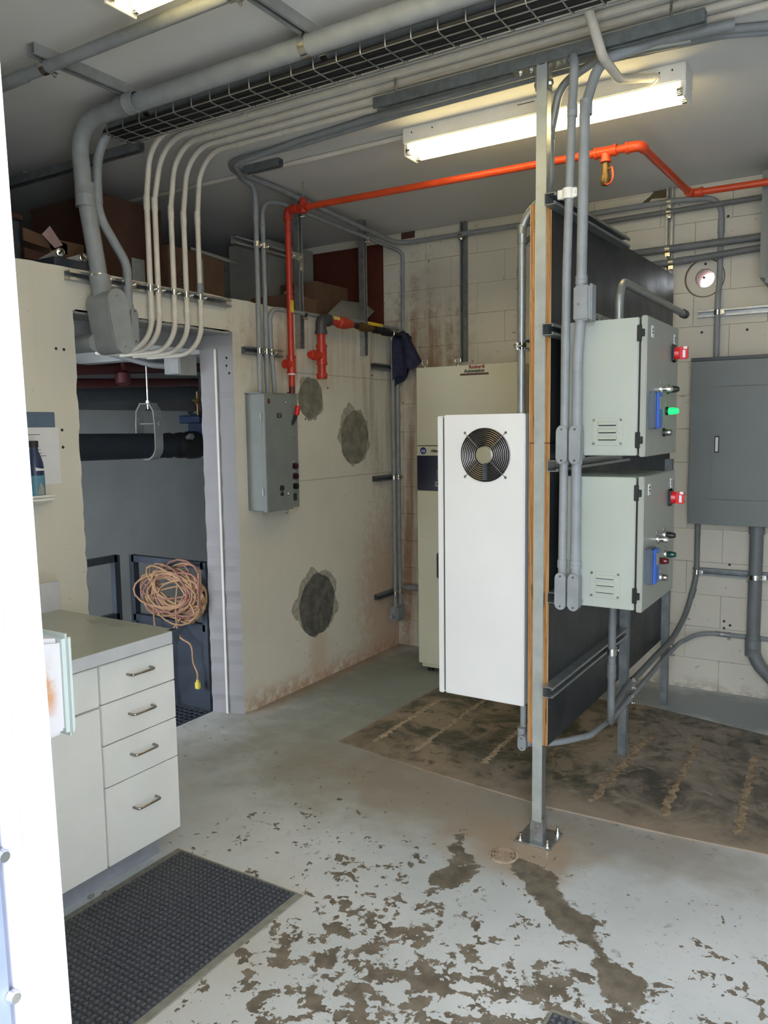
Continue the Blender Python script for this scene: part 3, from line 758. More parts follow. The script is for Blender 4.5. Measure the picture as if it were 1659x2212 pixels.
strut('strut_channel', 'slotted channel end at the bottom of the lower grey enclosure', (XR1, 2.87, .998), (XR1, 3.86, .998), (1, 0, 0), 'galv', G)
strut('strut_channel', 'shiny slotted channel low on the black plywood board', (XR1, 2.825, .640), (XR1, 3.874, .640), (1, 0, 0), 'galv', G)
G = 'floor legs of the black plywood board'
strut('support_leg', 'slotted steel floor leg below the lower grey enclosure', (XR1, 3.895, .0065), (XR1, 3.895, 1.05), (1, 0, 0), 'galv_dark', G)
strut('support_leg', 'farther slotted steel floor leg near the white block wall', (XR1, 4.775, .0), (XR1, 4.775, 1.45), (1, 0, 0), 'galv_dark', G)

# ---- two grey enclosures with doors toward +X
def enclosure(label, z0, z1, lit):
    Y0e, Y1e = 2.88, 3.35; xb, xf = XR1+.041, 2.352
    t = thing('control_enclosure', label, 'enclosure', ((xb+xf)/2, 3.1, z0), 'grey enclosures on the black board')
    finish('body', bx(xb, xf, Y0e, Y1e, z0, z1, .003, 2), 'encl', t)
    finish('door_seal', bx(xf, xf+.009, Y0e+.006, Y1e-.006, z0+.006, z1-.006), 'black', t, smooth=False)
    d = finish('door', bx(xf+.009, xf+.030, Y0e-.006, Y1e+.014, z0-.004, z1+.004, .003, 2), 'encl_door', t)
    x = xf+.030
    for zh in (z1-.055, z0+.055):
        bm = nb(); box(bm, xf-.006, xf+.012, Y0e-.006, Y0e+.004, zh-.028, zh+.028, .002); box(bm, xf+.010, xf+.022, Y0e-.013, Y0e-.004, zh-.013, zh+.013, .002)
        finish('hinge', bm, 'black', t)
    # louver plate
    lp = finish('louver_plate', bx(2.190, 2.302, Y0e-.002, Y0e+.001, z0+.036, z0+.134, .0008), 'encl', t)
    for k in range(3):
        bm = nb(); zc = z0+.058+k*.026; n = 10; prev = None
        for i in range(n+1):
            a = math.pi*i/n; xx = 2.246-.036*math.cos(a); hh = .008*min(1, math.sin(a)*2.2)
            cur = [bm.verts.new((xx, Y0e-.002, zc+.013)), bm.verts.new((xx, Y0e-.002-hh*.55, zc+.009)), bm.verts.new((xx, Y0e-.002-hh, zc)), bm.verts.new((xx, Y0e-.0022, zc))]
            if prev:
                for q in range(3): bm.faces.new((prev[q], prev[q+1], cur[q+1], cur[q]))
            prev = cur
        box(bm, 2.214, 2.278, Y0e-.0026, Y0e-.0018, zc-.004, zc+.0, mi=1)
        finish('louver', bm, ['encl', 'black'], lp)
    for xx in (2.197, 2.295):
        for zz in (z0+.043, z0+.127):
            bm = nb(); lathe(bm, (xx, Y0e-.002, zz), (0, -1, 0), [(0, .0055), (.002, .0045)], 10); finish('screw', bm, 'zinc', lp)
    # label plates
    for yy, w in ((2.945, .030), (3.295, .030)):
        p = finish('label_plate', bx(x, x+.002, yy-w*.5, yy+w*.5, z1-.066, z1-.026), 'paper', d, smooth=False)
        bm = nb()
        for k in range(2): box(bm, x+.002, x+.0024, yy-w*.3, yy+w*.3, z1-.053+k*.012, z1-.048+k*.012)
        finish('print', bm, 'ink', d, smooth=False)
    # red rotary disconnect
    zc = z1-.100; yy = 3.265
    finish('switch_base', bx(x, x+.012, yy-.032, yy+.032, zc-.034, zc+.034, .006, 2), 'black', t)
    bm = nb(); lathe(bm, (x+.012, yy, zc), (1, 0, 0), [(0, .025), (.016, .022)], 20); box(bm, x+.026, x+.058, yy-.010, yy+.010, zc-.024, zc+.024, .003, 2)
    h = finish('switch_handle', bm, 'red_plastic', t)
    bm = nb(); box(bm, x+.040, x+.050, yy-.0106, yy-.010, zc-.018, zc+.010, .0); box(bm, x+.042, x+.056, yy-.0107, yy-.010, zc+.014, zc+.024); finish('switch_mark', bm, 'paper', h, smooth=False)
    # display box
    zc = (z0+z1)/2-.082; yb_, yt_ = 2.905, 2.985
    bm = nb(); box(bm, x, x+.026, yb_, yt_, zc-.066, zc+.066, .005, 2); m = finish('meter', bm, 'blue_grey', t)
    finish('meter_face', bx(x+.024, x+.034, yb_+.012, yt_-.004, zc-.064, zc+.064, .003, 2), 'blue_plastic', m)
    finish('meter_screen', bx(x+.034, x+.0355, yb_+.026, yt_-.012, zc+.004, zc+.048, .001), 'card_grey', m)
    # push buttons and lamps
    def button(y, z, m2, m1='zinc', L=.034, r=.013):
        bm = nb(); lathe(bm, (x, y, z), (1, 0, 0), [(0, r*1.25), (.005, r*1.25), (.010, r*1.05)], 16); b = finish('button_collar', bm, m1, t)
        bm = nb(); lathe(bm, (x+.010, y, z), (1, 0, 0), [(0, r*.95), (L*.4, r), (L*.85, r*.8), (L, r*.55)], 16); finish('button_cap', bm, m2, b)
        finish('button_tag', bx(x, x+.002, y-.012, y+.012, z+.018, z+.030), 'card_grey', t, smooth=False)
    zb = (z0+z1)/2
    button(3.08, zb-.003, 'zinc'); button(3.19, zb, 'black', 'zinc' if not lit else 'black')
    if lit: button(3.18, zb-.082, 'green_on', 'black', .036); button(3.14, zb-.162, 'chrome', 'black', .024)
    else:
        button(3.09, zb-.086, 'lens_red'); button(3.21, zb-.078, 'lens_green'); button(3.14, zb-.158, 'chrome', 'zinc', .022)
    return t
enclosure('upper grey enclosure with a lit green lamp on its door', 1.540, 2.022, True)
enclosure('lower grey enclosure with dark red and green lamps on its door', .980, 1.462, False)

# ---- white cabinet with the round fan on the far side of the board
fc = thing('fan_cabinet', 'white steel cabinet with a round fan guard left of the post', 'cabinet', (1.72, 3.2, .518))
FY = 2.95
M['gk'] = M['black']
finish('body', bx(1.546, 1.903, FY, 3.52, .519, 1.699, .004, 2), 'fancab', fc)
finish('seal', bx(1.537, 1.546, FY+.008, 3.51, .528, 1.690), 'black', fc, smooth=False)
finish('door', bx(1.518, 1.5395, FY-.004, 3.525, .519, 1.695, .003, 2), 'fancab', fc)
FCX, FCZ, FR = 1.733, 1.536, .108
bm = nb(); lathe(bm, (FCX, FY-.0008, FCZ), (0, -1, 0), [(0, FR+.001), (.0006, FR+.001)], 44); finish('fan_opening', bm, 'black', fc)
fg = None
bm = nb()
for k in range(10):
    R = .037+k*(FR-.037)/9
    sweep(bm, [(FCX+R*math.cos(a*math.pi/24), FY-.010+.004*(k/9), FCZ+R*math.sin(a*math.pi/24)) for a in range(48)], .00095, 6, True)
for s in (1, -1):
    for q in (1, -1):
        sweep(bm, [(FCX+s*.026, FY-.008, FCZ+q*.026), (FCX+s*.078, FY-.005, FCZ+q*.078), (FCX+s*.087, FY-.002, FCZ+q*.087)], .0014, 6)
fg = finish('fan_guard', bm, 'chrome', fc)
bm = nb(); lathe(bm, (FCX, FY-.006, FCZ), (0, -1, 0), [(0, .036), (.006, .036), (.007, .033)], 32); finish('hub_cover', bm, pm('fan_hub_label', (150, 144, 120), .5), fc)
bm = nb(); lathe(bm, (FCX, FY-.009, FCZ), (0, -1, 0), [(0, .0335), (.005, .0365), (.006, .0335)], 32, False); finish('hub_ring', bm, 'zinc', fg)
for s in (1, -1):
    for q in (1, -1):
        bm = nb(); lathe(bm, (FCX+s*.089, FY, FCZ+q*.089), (0, -1, 0), [(0, .006), (.003, .006), (.005, .004)], 12); finish('screw', bm, 'zinc', fg)
finish('motor_strut', bx(FCX-.009, FCX+.009, FY-.006, FY-.0015, FCZ-.10, FCZ-.03), 'blue_grey', fc, smooth=False)

# ---- tall beige drive cabinet against the back wall
vf = thing('drive_cabinet', 'tall beige steel cabinet with a maroon lettered badge by the back wall', 'cabinet', (.83, 4.86, 0))
VX0, VX1, VY = .473, 1.19, 4.61
finish('body', bx(VX0, VX1, VY+.02, 5.06, .055, 2.037, .003), 'vfd', vf)
finish('front_panel', bx(VX0, VX1, VY, VY+.02, 1.532, 2.037, .002), 'vfd', vf)
finish('front_strip', bx(VX0, VX1, VY, VY+.02, 1.465, 1.527, .001), 'vfd', vf)
finish('navy_panel', bx(VX0, VX1, VY, VY+.02, 1.236, 1.463, .001), 'navy', vf)
finish('lower_door', bx(VX0, VX1, VY, VY+.02, .062, 1.234, .002), 'vfd', vf)
finish('gap_strip', bx(VX0+.002, VX1-.002, VY+.004, VY+.02, 1.526, 1.533), 'black', vf, smooth=False)
finish('plinth', bx(VX0+.01, VX1-.01, VY+.03, 5.05, .03, .056), 'vfd', vf, smooth=False)
for x in (VX0+.06, VX1-.06):
    for y in (VY+.06, 5.01):
        bm = nb(); lathe(bm, (x, y, 0), (0, 0, 1), [(0, .022), (.02, .022), (.02, .012), (.032, .012)], 12); finish('foot', bm, 'black', vf)
for x in (.517, .757):
    bm = nb(); sweep(bm, [(x+.020*math.cos(a*math.pi/10), VY+.04, 2.072+.022*math.sin(a*math.pi/10)) for a in range(20)], .005, 8, True); lathe(bm, (x, VY+.04, 2.037), (0, 0, 1), [(0, .012), (.006, .012), (.014, .007)], 12)
    finish('lifting_eye', bm, 'zinc', vf)
text('badge', 'Rockwell', (.962, VY-.0012, 2.014), (1, 0, 0), (0, 0, 1), .029, 'logo_red', vf, 0, .0012, 'RIGHT')
text('badge', 'Automation', (.962, VY-.0012, 1.990), (1, 0, 0), (0, 0, 1), .029, 'ink', vf, 0, .0010, 'RIGHT')
finish('badge_bar', bx(.793, .990, VY-.001, VY, 1.972, 1.985), 'logo_brown', vf, smooth=False)
bm = nb(); lathe(bm, (.520, VY, 1.497), (0, -1, 0), [(0, .0235), (.0008, .0235)], 28); rb = finish('roundel', bm, 'logo_blue', vf)
text('roundel_letters', 'AB', (.520, VY-.0014, 1.487), (1, 0, 0), (0, 0, 1), .026, 'paper', rb, 0, 0, 'CENTER')
text('maker_name', 'Allen-Bradley', (.576, VY-.0012, 1.488), (1, 0, 0), (0, 0, 1), .026, 'ink', vf, .25, .0008)
kp = finish('keypad', bx(.618, .70, VY-.010, VY, 1.30, 1.40, .003), 'rail', vf)
bm = nb(); box(bm, .624, .694, VY-.0115, VY-.010, 1.378, 1.396); finish('keypad_screen', bm, 'insul', kp, smooth=False)
for i in range(3):
    for j in range(4): finish('key', bx(.626+i*.023, .644+i*.023, VY-.0125, VY-.010, 1.306+j*.017, 1.319+j*.017), 'blue_grey', kp, smooth=False)
finish('keypad_plate', bx(.610, .70, VY-.004, VY, 1.264, 1.297), 'card_grey', vf, smooth=False)
bm = nb(); lathe(bm, (.627, VY-.004, 1.281), (0, -1, 0), [(0, .008), (.004, .007)], 12); finish('start_key', bm, 'lens_green', vf)
bm = nb(); box(bm, .622, .662, VY-.022, VY, .655, .828, .008, 2); box(bm, .632, .652, VY-.026, VY-.02, .70, .80, .003); finish('latch_handle', bm, 'black', vf)

# ================================================================== CEILING RUNS
G = 'channels fixed to the ceiling'
strut('strut_channel', 'slotted channel across the ceiling whose end shows at the upper left', (.405, 1.925, CE), (.405, 2.66, CE), (0, 0, -1), 'galv_paint', G)
strut('strut_channel', 'slotted channel across the ceiling at the top middle', (1.325, 1.60, CE), (1.325, 2.66, CE), (0, 0, -1), 'galv_paint', G)
S = CE-.041
rs = .022
conduit('pale_conduit', 'pale grey conduit alone near the ceiling at the upper left corner', [(-.6, 1.985, S-rs), (1.75, 1.985, S-rs)], rs, 'conduit_grey',
        clamps=[((.405, 1.985, S-rs), (1, 0, 0), (0, 0, -1)), ((1.325, 1.985, S-rs), (1, 0, 0), (0, 0, -1))], couplings=[((.20, 1.985, S-rs), (1, 0, 0), .16)])
rA = .0365; zA = S-rA; xv = .041+rA+.004
yA = 2.355
conduit('large_conduit', 'thickest grey conduit along the ceiling, bending down to the doorway', [(3.3, yA, zA), (xv, yA+.01, zA), (xv, 2.380, 2.72), (xv, 2.452, 2.27)], rA, 'conduit_grey', [.30, .5],
        clamps=[((.405, yA+.008, zA), (1, 0, 0), (0, 0, -1)), ((1.325, yA+.005, zA), (1, 0, 0), (0, 0, -1)), ((xv, 2.441, 2.336), (0, 0, 1), (1, 0, 0))],
        couplings=[((xv, 2.386, 2.68), (0, 0, -1), .10), ((.42, yA, zA), (1, 0, 0), .10)], seg=12, n=20)
rB = .0205; zB = S-rB
conduit('offset_conduit', 'thinner grey conduit beside the thickest one, kinked to a small fitting', [(3.3, 2.478, zB), (.085, 2.47, zB), (.085, 2.44, 2.62), (.075, 2.605, 2.42), (.064, 2.610, 2.20)], rB, 'conduit_grey', [.26, .2, .12],
        clamps=[((.405, 2.471, zB), (1, 0, 0), (0, 0, -1)), ((1.325, 2.473, zB), (1, 0, 0), (0, 0, -1)), ((.066, 2.609, 2.336), (0, 0, 1), (1, 0, 0))],
        couplings=[((.085, 2.447, 2.70), (0, 0, -1), .09)], seg=10)

def rounded(w, h, n=10):
    """upright capsule outline of width w, height h about the origin in (a, z)"""
    r = w/2; o = []
    for k in range(n+1): a = math.pi*k/n; o.append((r*math.cos(a), h/2-r+r*math.sin(a)))
    for k in range(n+1): a = math.pi+math.pi*k/n; o.append((r*math.cos(a), -h/2+r+r*math.sin(a)))
    return o
def pull_elbow(name, label, c, nrm, w, h, depth, mat='conduit_grey', tilt=0.0, bw=.93, group=None, hubs=()):
    """conduit body: box with capsule cover facing nrm; c = centre of the cover"""
    t = thing(name, label, 'fitting', c, group); N = V(nrm).normalized(); A = V((0, 0, 1)).cross(N).normalized(); Z = V((0, 0, 1))
    ct, st = math.cos(tilt), math.sin(tilt)
    def P(a, z, d): return V(c)+A*(a*ct+z*st)+Z*(z*ct-a*st)-N*d
    bm = nb(); prism(bm, [P(a, z, depth) for a, z in rounded(w*bw, h*.97)], N*(depth-.008)); body = finish('body', bm, mat, t, ang=50)
    bm = nb(); prism(bm, [P(a, z, .008) for a, z in rounded(w, h)], N*.008); bmesh.ops.bevel(bm, geom=[e for e in bm.edges if len(e.link_faces) == 2 and min(len(f.verts) for f in e.link_faces) == 4 and max(len(f.verts) for f in e.link_faces) > 6], offset=.002, segments=2, affect='EDGES')
    cv = finish('cover', bm, mat, t, ang=50)
    for s in (1, -1):
        bm = nb(); lathe(bm, P(0, s*(h/2-w*.33), 0), N, [(0, .004), (.0012, .0038)], 8); finish('screw', bm, 'chrome', cv)
    for a, b, r in hubs:
        bm = nb(); cyl(bm, a, b, r, 16); finish('hub', bm, mat, t)
    return t
pull_elbow('conduit_elbow_body', 'large grey pull elbow with a long rounded cover hanging in the doorway top', (.205, 2.448, 2.135), (1, -.10, 0), .098, .285, .165, tilt=-.15, bw=1.08, hubs=[((xv, 2.440, 2.345), (xv+.01, 2.455, 2.20), .045), ((.05, 2.43, 2.05), (-.3, 2.43, 2.05), .04)])
pull_elbow('conduit_elbow_body', 'small grey pull elbow with a rounded cover beside the large one', (.105, 2.612, 2.137), (1, .0, 0), .040, .165, .055, hubs=[((.064, 2.610, 2.24), (.068, 2.611, 2.19), .0245), ((.06, 2.612, 2.075), (-.3, 2.612, 2.075), .02)])

# five white conduits
rw = .0133; ZW = CE-rw
ordn = ('first', 'second', 'third', 'fourth', 'fifth')
for i, (yh, yv) in enumerate(((2.772, 2.757), (2.848, 2.806), (2.930, 2.909), (3.012, 2.993), (3.096, 3.090))):
    xv2 = .041+rw+.002
    zt = (2.845, 2.845, 2.83, 2.82, 2.82)[i]
    cl = [((xv2, yv, 2.336), (0, 0, 1), (1, 0, 0))]
    st = [((x, yh, ZW), (1, 0, 0), (0, 0, -1)) for x in (.34, .62, 1.19, 2.46)]
    t = conduit('white_conduit', 'white conduit over the doorway, %s of five counted from the big grey elbow' % ordn[i],
            [(3.6, yh, ZW), (xv2+.03, yh, ZW), (xv2, yv, zt-.09), (xv2, yv, 2.05), (-.32, yv-.03, 2.05)], rw, 'conduit_white', [.17, .0, .15], 'white conduits over the doorway', clamps=cl, straps=st,
            couplings=[((xv2, yv, zt-.11+.02*(i == 4)), (0, 0, 1), .065), ((xv2, yv, (2.20, 2.22, 2.235, 2.245, 2.25)[i]), (0, 0, 1), .045)])
    if i == 4: coupling(t, (xv2, yv, 2.375), (0, 0, 1), rw, .06, 'conduit_grey')
t = strut('strut_channel', 'slotted channel along the wall top carrying seven clamped conduits', (0, 2.318, 2.336), (0, 3.343, 2.336), (1, 0, 0), 'galv', bolts=(.05, .95))

# pair of dark grey runs across the ceiling that turn along the left wall
rg = .0165; ZG = CE-rg
conduit('grey_conduit', 'grey conduit crossing the ceiling and dropping to the control box, leftmost of three', [(3.3, 3.60, ZG), (2.95, 3.36, ZG), (2.5, 3.175, ZG), (2.1, 3.14, ZG), (1.2, 3.16, ZG), (.62, 3.215, ZG), (.20, 3.22, ZG-.036), (.075, 3.42, ZG-.036), (.060, 3.545, ZG-.04), (.060, 3.540, 2.60), (.060, 3.540, 1.86)], rg*.86, 'conduit_grey', [.2, .3, .3, .3, .3, .10, .12, .09, .05],
        clamps=[((.060, 3.540, 2.685), (0, 0, 1), (1, 0, 0)), ((.060, 3.540, 2.095), (0, 0, 1), (1, 0, 0))], couplings=[((.06, 3.541, 2.83), (0, 0, 1), .06)])
conduit('grey_conduit', 'grey conduit crossing the ceiling, then following the left wall to the back corner', [(3.3, 3.68, ZG), (3.0, 3.45, ZG), (2.55, 3.225, ZG), (2.1, 3.185, ZG), (1.2, 3.205, ZG), (.62, 3.255, ZG), (.06, 3.26, ZG), (.060, 3.7, ZG-.005), (.060, 5.079, ZG-.075), (1.5, 5.079, ZG-.075), (1.99, 5.079, 2.965), (2.233, 5.118, 2.955), (2.233, 5.118, 2.47), (2.233, 5.078, 2.38), (2.233, 5.078, 2.03)], rg, 'conduit_grey', [.2, .3, .3, .3, .3, .16, .1, .12, .12, .10, .10, .1, .1],
        clamps=[((.57, 5.079, ZG-.075), (1, 0, 0), (0, -1, 0)), ((1.945, 5.079, ZG-.073), (1, 0, 0), (0, -1, 0)), ((2.233, 5.078, 2.295), (0, 0, 1), (0, -1, 0))], couplings=[((2.233, 5.118, 2.79), (0, 0, 1), .07)])
conduit('grey_conduit', 'grey conduit from the control box, second of three, bent along the upper left wall', [(.060, 3.602, 1.86), (.060, 3.598, 2.925), (.060, 3.75, 2.955), (.055, 5.06, 2.925), (.09, 5.10, 2.90), (.085, 5.10, 2.36)], rg*.8, 'conduit_grey', [.09, .1, .05, .05],
        clamps=[((.060, 3.599, 2.685), (0, 0, 1), (1, 0, 0)), ((.060, 3.602, 2.095), (0, 0, 1), (1, 0, 0)), ((.058, 3.965, 2.95), (0, 1, 0), (1, 0, 0)), ((.056, 4.68, 2.935), (0, 1, 0), (1, 0, 0))], couplings=[((.06, 3.598, 2.79), (0, 0, 1), .05), ((.085, 5.10, 2.72), (0, 0, 1), .05)])
conduit('grey_conduit', 'grey conduit from the control box, third of three, bent along the wall top', [(.060, 3.664, 1.86), (.060, 3.636, 2.20), (.060, 3.636, 2.345), (.060, 5.07, 2.362)], rg*.8, 'conduit_grey', [.05, .10],
        clamps=[((.060, 3.646, 2.095), (0, 0, 1), (1, 0, 0)), ((.060, 3.965, 2.349), (0, 1, 0), (1, 0, 0))], couplings=[((.060, 3.637, 2.22), (0, 0, 1), .06)])
conduit('thin_conduit', 'thin white conduit on the ceiling feeding the fluorescent light', [(1.10, 3.468, CE-.0133), (-1.2, 3.468, CE-.0133)], .0125, 'conduit_white', straps=[((.80, 3.468, CE-.0133), (1, 0, 0), (0, 0, -1)), ((.30, 3.468, CE-.0133), (1, 0, 0), (0, 0, -1))])
strut('strut_channel', 'short slotted channel on the ceiling where two grey conduits turn', (.12, 3.40, CE), (.36, 3.40, CE), (0, 0, -1), 'galv_dark')

# wire cable tray with black cables
ty0, ty1, tz = 2.412, 2.557, 2.918
tr = thing('cable_tray', 'wire mesh cable tray hung below the ceiling', 'cable tray', (1.4, 2.48, tz))
for y, z in ((ty0, 2.965), (ty0, tz+.004), (ty0+.05, tz+.004), (ty0+.10, tz+.004), (ty1, tz+.004), (ty1, 2.965)):
    finish('long_wire', sweep(nb(), [(.17, y, z), (3.3, y, z)], .0026, 6), 'wire', tr)
for k in range(31):
    x = .216+k*.1
    p = fillet([(x, ty0-.003, 2.972), (x, ty0-.003, tz), (x, ty1+.003, tz), (x, ty1+.003, 2.972)], .012, 3)
    finish('cross_wire', sweep(nb(), p, .0026, 6), 'wire', tr)
for x in (.405, 1.325):
    for y in (ty0, ty1):
        finish('tray_hanger', bx(x-.006, x+.006, y-.003, y+.003, 2.955, S+.004), 'wire', tr, smooth=False)
for k in range(7):
    y = ty0+.014+k*.0205; zz = tz+.0075+.0105
    p = smooth_path([(3.3, y, zz), (2.4, y+rnd.uniform(-.002, .002), zz), (1.5, y+rnd.uniform(-.002, .002), zz), (.8, y, zz), (.18, y, zz)], 4)
    o = finish('power_cable', sweep(nb(), p, .0098, 8), 'cable_black'); tag(o, 'black power cable in the mesh tray, %s of seven counted from the thick conduit' % ('first', 'second', 'third', 'fourth', 'fifth', 'sixth', 'last')[k], 'cable', 'black cables in the mesh tray')

# ================================================================== FLUORESCENT LIGHTS
def fixture(label, x0, x1, y0, y1):
    t = thing('fluorescent_light', label, 'light', ((x0+x1)/2, (y0+y1)/2, CE), 'twin tube ceiling lights')
    ym = (y0+y1)/2
    finish('housing', bx(x0, x1, y0, y1, 2.985, CE, .004, 2), 'white_plastic', t)
    bm = nb(); box(bm, (x0+x1)/2-.06, (x0+x1)/2+.02, y0-.0006, y0+.001, 3.036, 3.039)
    for xx in (x0+.05, x0+.16, x1-.05, x1-.10): lathe(bm, (xx, y0, 3.03), (0, -1, 0), [(0, .004), (.0006, .004)], 8)
    finish('slot', bm, 'ink', t, smooth=False)
    for xx in (x0, x1-.012):
        finish('end_plate', bx(xx, xx+.012, y0+.01, y1-.01, 2.93, 2.99, .003), 'white_plastic', t)
    for y in (ym-.045, ym+.045):
        bm = nb(); cyl(bm, (x0+.022, y, 2.955), (x1-.022, y, 2.955), .0185, 18); tb = finish('tube', bm, 'tube', t)
        for xx, s in ((x0+.012, 1), (x1-.012, -1)):
            bm = nb(); cyl(bm, (xx, y, 2.955), (xx+s*.022, y, 2.955), .0188, 14); finish('tube_cap', bm, 'zinc', tb)
            finish('lamp_holder', bx(*sorted((xx, xx+s*.010)), y-.014, y+.014, 2.938, 2.99, .003), 'white_plastic', t)
    return t
fixture('lit twin tube fluorescent light on the ceiling behind the post', 1.095, 2.375, 3.405, 3.545)
fixture('lit fluorescent light cut off by the top edge of the picture', 1.045, 2.325, 1.715, 1.855)
conduit('white_feed_conduit', 'white conduit offset down to the middle of the fluorescent light', [(2.235, 2.56, 3.00), (2.232, 2.66, 2.965), (2.222, 2.84, 2.898), (2.218, 3.05, 2.900), (2.235, 3.30, 2.985), (2.262, 3.404, 3.015)], .0165, 'conduit_white', [.1, .15, .2, .2], couplings=[((2.258, 3.393, 3.011), (.2, .8, .25), .03)])

# three grey conduits dropping beside the post
rv = .0155
conduit('grey_conduit', 'grey conduit arched at the post top, left of two in front of the enclosures', [(2.022, 2.944, 2.972), (2.07, 2.944, 2.97), (2.125, 2.84, 2.93), (2.118, 2.832, 2.70), (2.106, 2.832, 2.2), (2.100, 2.832, 1.05)], rv, 'conduit_grey', [.03, .09, .3, .3],
        clamps=[], couplings=[((2.120, 2.832, 2.74), (0, 0, 1), .04), ((2.101, 2.832, 1.635), (0, 0, 1), .03), ((2.101, 2.832, 1.525), (0, 0, 1), .03), ((2.1, 2.832, 1.14), (0, 0, 1), .03)])
conduit('grey_conduit', 'grey conduit arched at the post top, right of two in front of the enclosures', [(2.60, 3.08, 3.0), (2.36, 3.02, 2.985), (2.19, 2.905, 2.915), (2.165, 2.832, 2.74), (2.160, 2.832, 2.2), (2.158, 2.832, 2.02), (2.150, 2.832, 1.9), (2.150, 2.832, 1.05)], .0185, 'conduit_grey', [.1, .13, .15, .2, .1, .1],
        couplings=[((2.166, 2.84, 2.745), (0, .0, 1), .05), ((2.16, 2.832, 2.16), (0, 0, 1), .03), ((2.15, 2.832, 1.635), (0, 0, 1), .03), ((2.15, 2.832, 1.525), (0, 0, 1), .03), ((2.15, 2.832, 1.14), (0, 0, 1), .03)])
conduit('grey_conduit', 'grey conduit close behind the post that bends over the plywood top', [(2.45, 3.12, 3.0), (2.15, 3.05, 2.99), (2.02, 2.985, 2.90), (1.985, 2.985, 2.74), (1.985, 2.985, 2.53), (1.872, 2.985, 2.44), (1.872, 2.985, 1.70)], .0155, 'emt', [.1, .12, .1, .10, .12], couplings=[((1.985, 2.985, 2.74), (0, 0, 1), .05), ((1.872, 2.985, 2.385), (0, 0, 1), .07)],
        clamps=[((1.872, 2.985, 1.96), (0, 0, 1), (-1, 0, 0))])
strut('strut_channel', 'short channel on the left plywood sheet clamping the conduit above the white cabinet', (XL0, 2.93, 1.96), (XL0, 3.3, 1.96), (-1, 0, 0), 'galv_dark')
# white two-part strap on the top channel
bm = nb(); lathe(bm, (2.108, 2.832, 2.446), (0, 0, 1), [(0, rv+.0008), (0, rv+.005), (.036, rv+.005), (.036, rv+.0008)], 16, False)
box(bm, 2.070, 2.092, 2.824, 2.840, 2.448, 2.480, .003); box(bm, 2.122, 2.142, 2.824, 2.834, 2.448, 2.482, .004); lathe(bm, (2.133, 2.824, 2.464), (0, -1, 0), [(0, .006), (.004, .005)], 8)
o = finish('pipe_strap', bm, 'white_plastic'); tag(o, 'white strap fixing the left grey conduit to the top channel of the board', 'strap')
GP = 'pull boxes on the two vertical conduits'
for x, nm in ((2.101, 'left'), (2.150, 'right')):
    for z, nm2 in ((1.580, 'upper'), (1.040, 'lower')):
        pull_elbow('conduit_elbow_body', 'small grey pull elbow, %s of the pair entering the %s enclosure' % (nm, nm2), (x, 2.806, z), (0, -1, 0), .042, .140, .044, hubs=[((x, 2.845, z-.045), (x, 2.883, z-.045), .015)], group=GP)
t = thing('pull_box', 'rectangular grey pull box high on the right vertical conduit', 'fitting', (2.165, 2.83, 2.1))
finish('body', bx(2.138, 2.196, 2.808, 2.856, 2.018, 2.140, .006, 2), 'conduit_grey', t)
finish('cover', bx(2.196, 2.206, 2.806, 2.858, 2.014, 2.144, .004, 2), 'conduit_grey', t)
bm = nb(); lathe(bm, (2.158, 2.808, 2.075), (0, -1, 0), [(0, .005), (.0006, .005), (.0006, .004)], 10); finish('knockout', bm, 'conduit_dark', t)

# conduit leaving the top of the upper enclosure
t = conduit('grey_conduit', 'grey conduit bent out of the top of the upper enclosure with an open black end', [(2.222, 3.09, 2.02), (2.222, 3.09, 2.192), (2.205, 4.30, 2.203)], .0165, 'emt', .09)
bm = nb(); lathe(bm, (2.205, 4.28, 2.203), (0, 1, 0), [(0, .0175), (.0, .022), (.055, .022), (.06, .018)], 16); finish('bushing', bm, 'black', t)
conduit('grey_conduit', 'short grey conduit elbow lying on top of the upper enclosure', [(2.14, 2.93, 2.02), (2.14, 2.93, 2.055), (2.14, 3.25, 2.06)], .0135, 'emt', .03, couplings=[((2.14, 3.1, 2.058), (0, 1, 0), .05)])

# ================================================================== LEFT WALL FITTINGS
strut('strut_channel', 'short slotted channel on the left wall behind three conduits above the control box', (0, 3.452, 2.095), (0, 3.775, 2.095), (1, 0, 0), 'galv_dark')
strut('strut_channel', 'slotted channel above the wall top joined to a vertical channel by a plate', (0.0, 3.395, 2.685), (0.0, 3.945, 2.685), (1, 0, 0), 'galv')
G = 'vertical channels on the left wall'
strut('strut_channel', 'vertical slotted channel from ceiling to left wall beside the red pipe', (0, 3.965, 2.142), (0, 3.965, CE), (1, 0, 0), 'galv', G)
strut('strut_channel', 'vertical slotted channel from ceiling to left wall behind the yellow valve lever', (0, 4.680, 2.148), (0, 4.680, CE), (1, 0, 0), 'galv', G)
t = thing('angle_plate', 'flat zinc corner plate bolting the two channels above the wall top', 'bracket', (.043, 3.95, 2.67))
bm = nb(); prism(bm, [(.0412, 3.885, 2.668), (.0412, 3.945, 2.668), (.0412, 3.945, 2.600), (.0412, 3.986, 2.600), (.0412, 3.986, 2.706), (.0412, 3.885, 2.706)], (.005, 0, 0)); finish('plate', bm, 'zinc', t, smooth=False)
for y, z in ((3.905, 2.687), (3.965, 2.687), (3.965, 2.62)):
    bm = nb(); lathe(bm, (.046, y, z), (1, 0, 0), [(0, .010), (.007, .009)], 6); finish('bolt', bm, 'zinc', t)
G = 'channels in the back left corner'
for z, nm in ((2.083, 'top'), (1.288, 'middle'), (.428, 'lowest')):
    strut('strut_channel', 'short slotted channel in the back left corner, %s of three holding two conduits' % nm, (0, 4.79, z), (0, 5.12, z), (1, 0, 0), 'galv_dark', G)
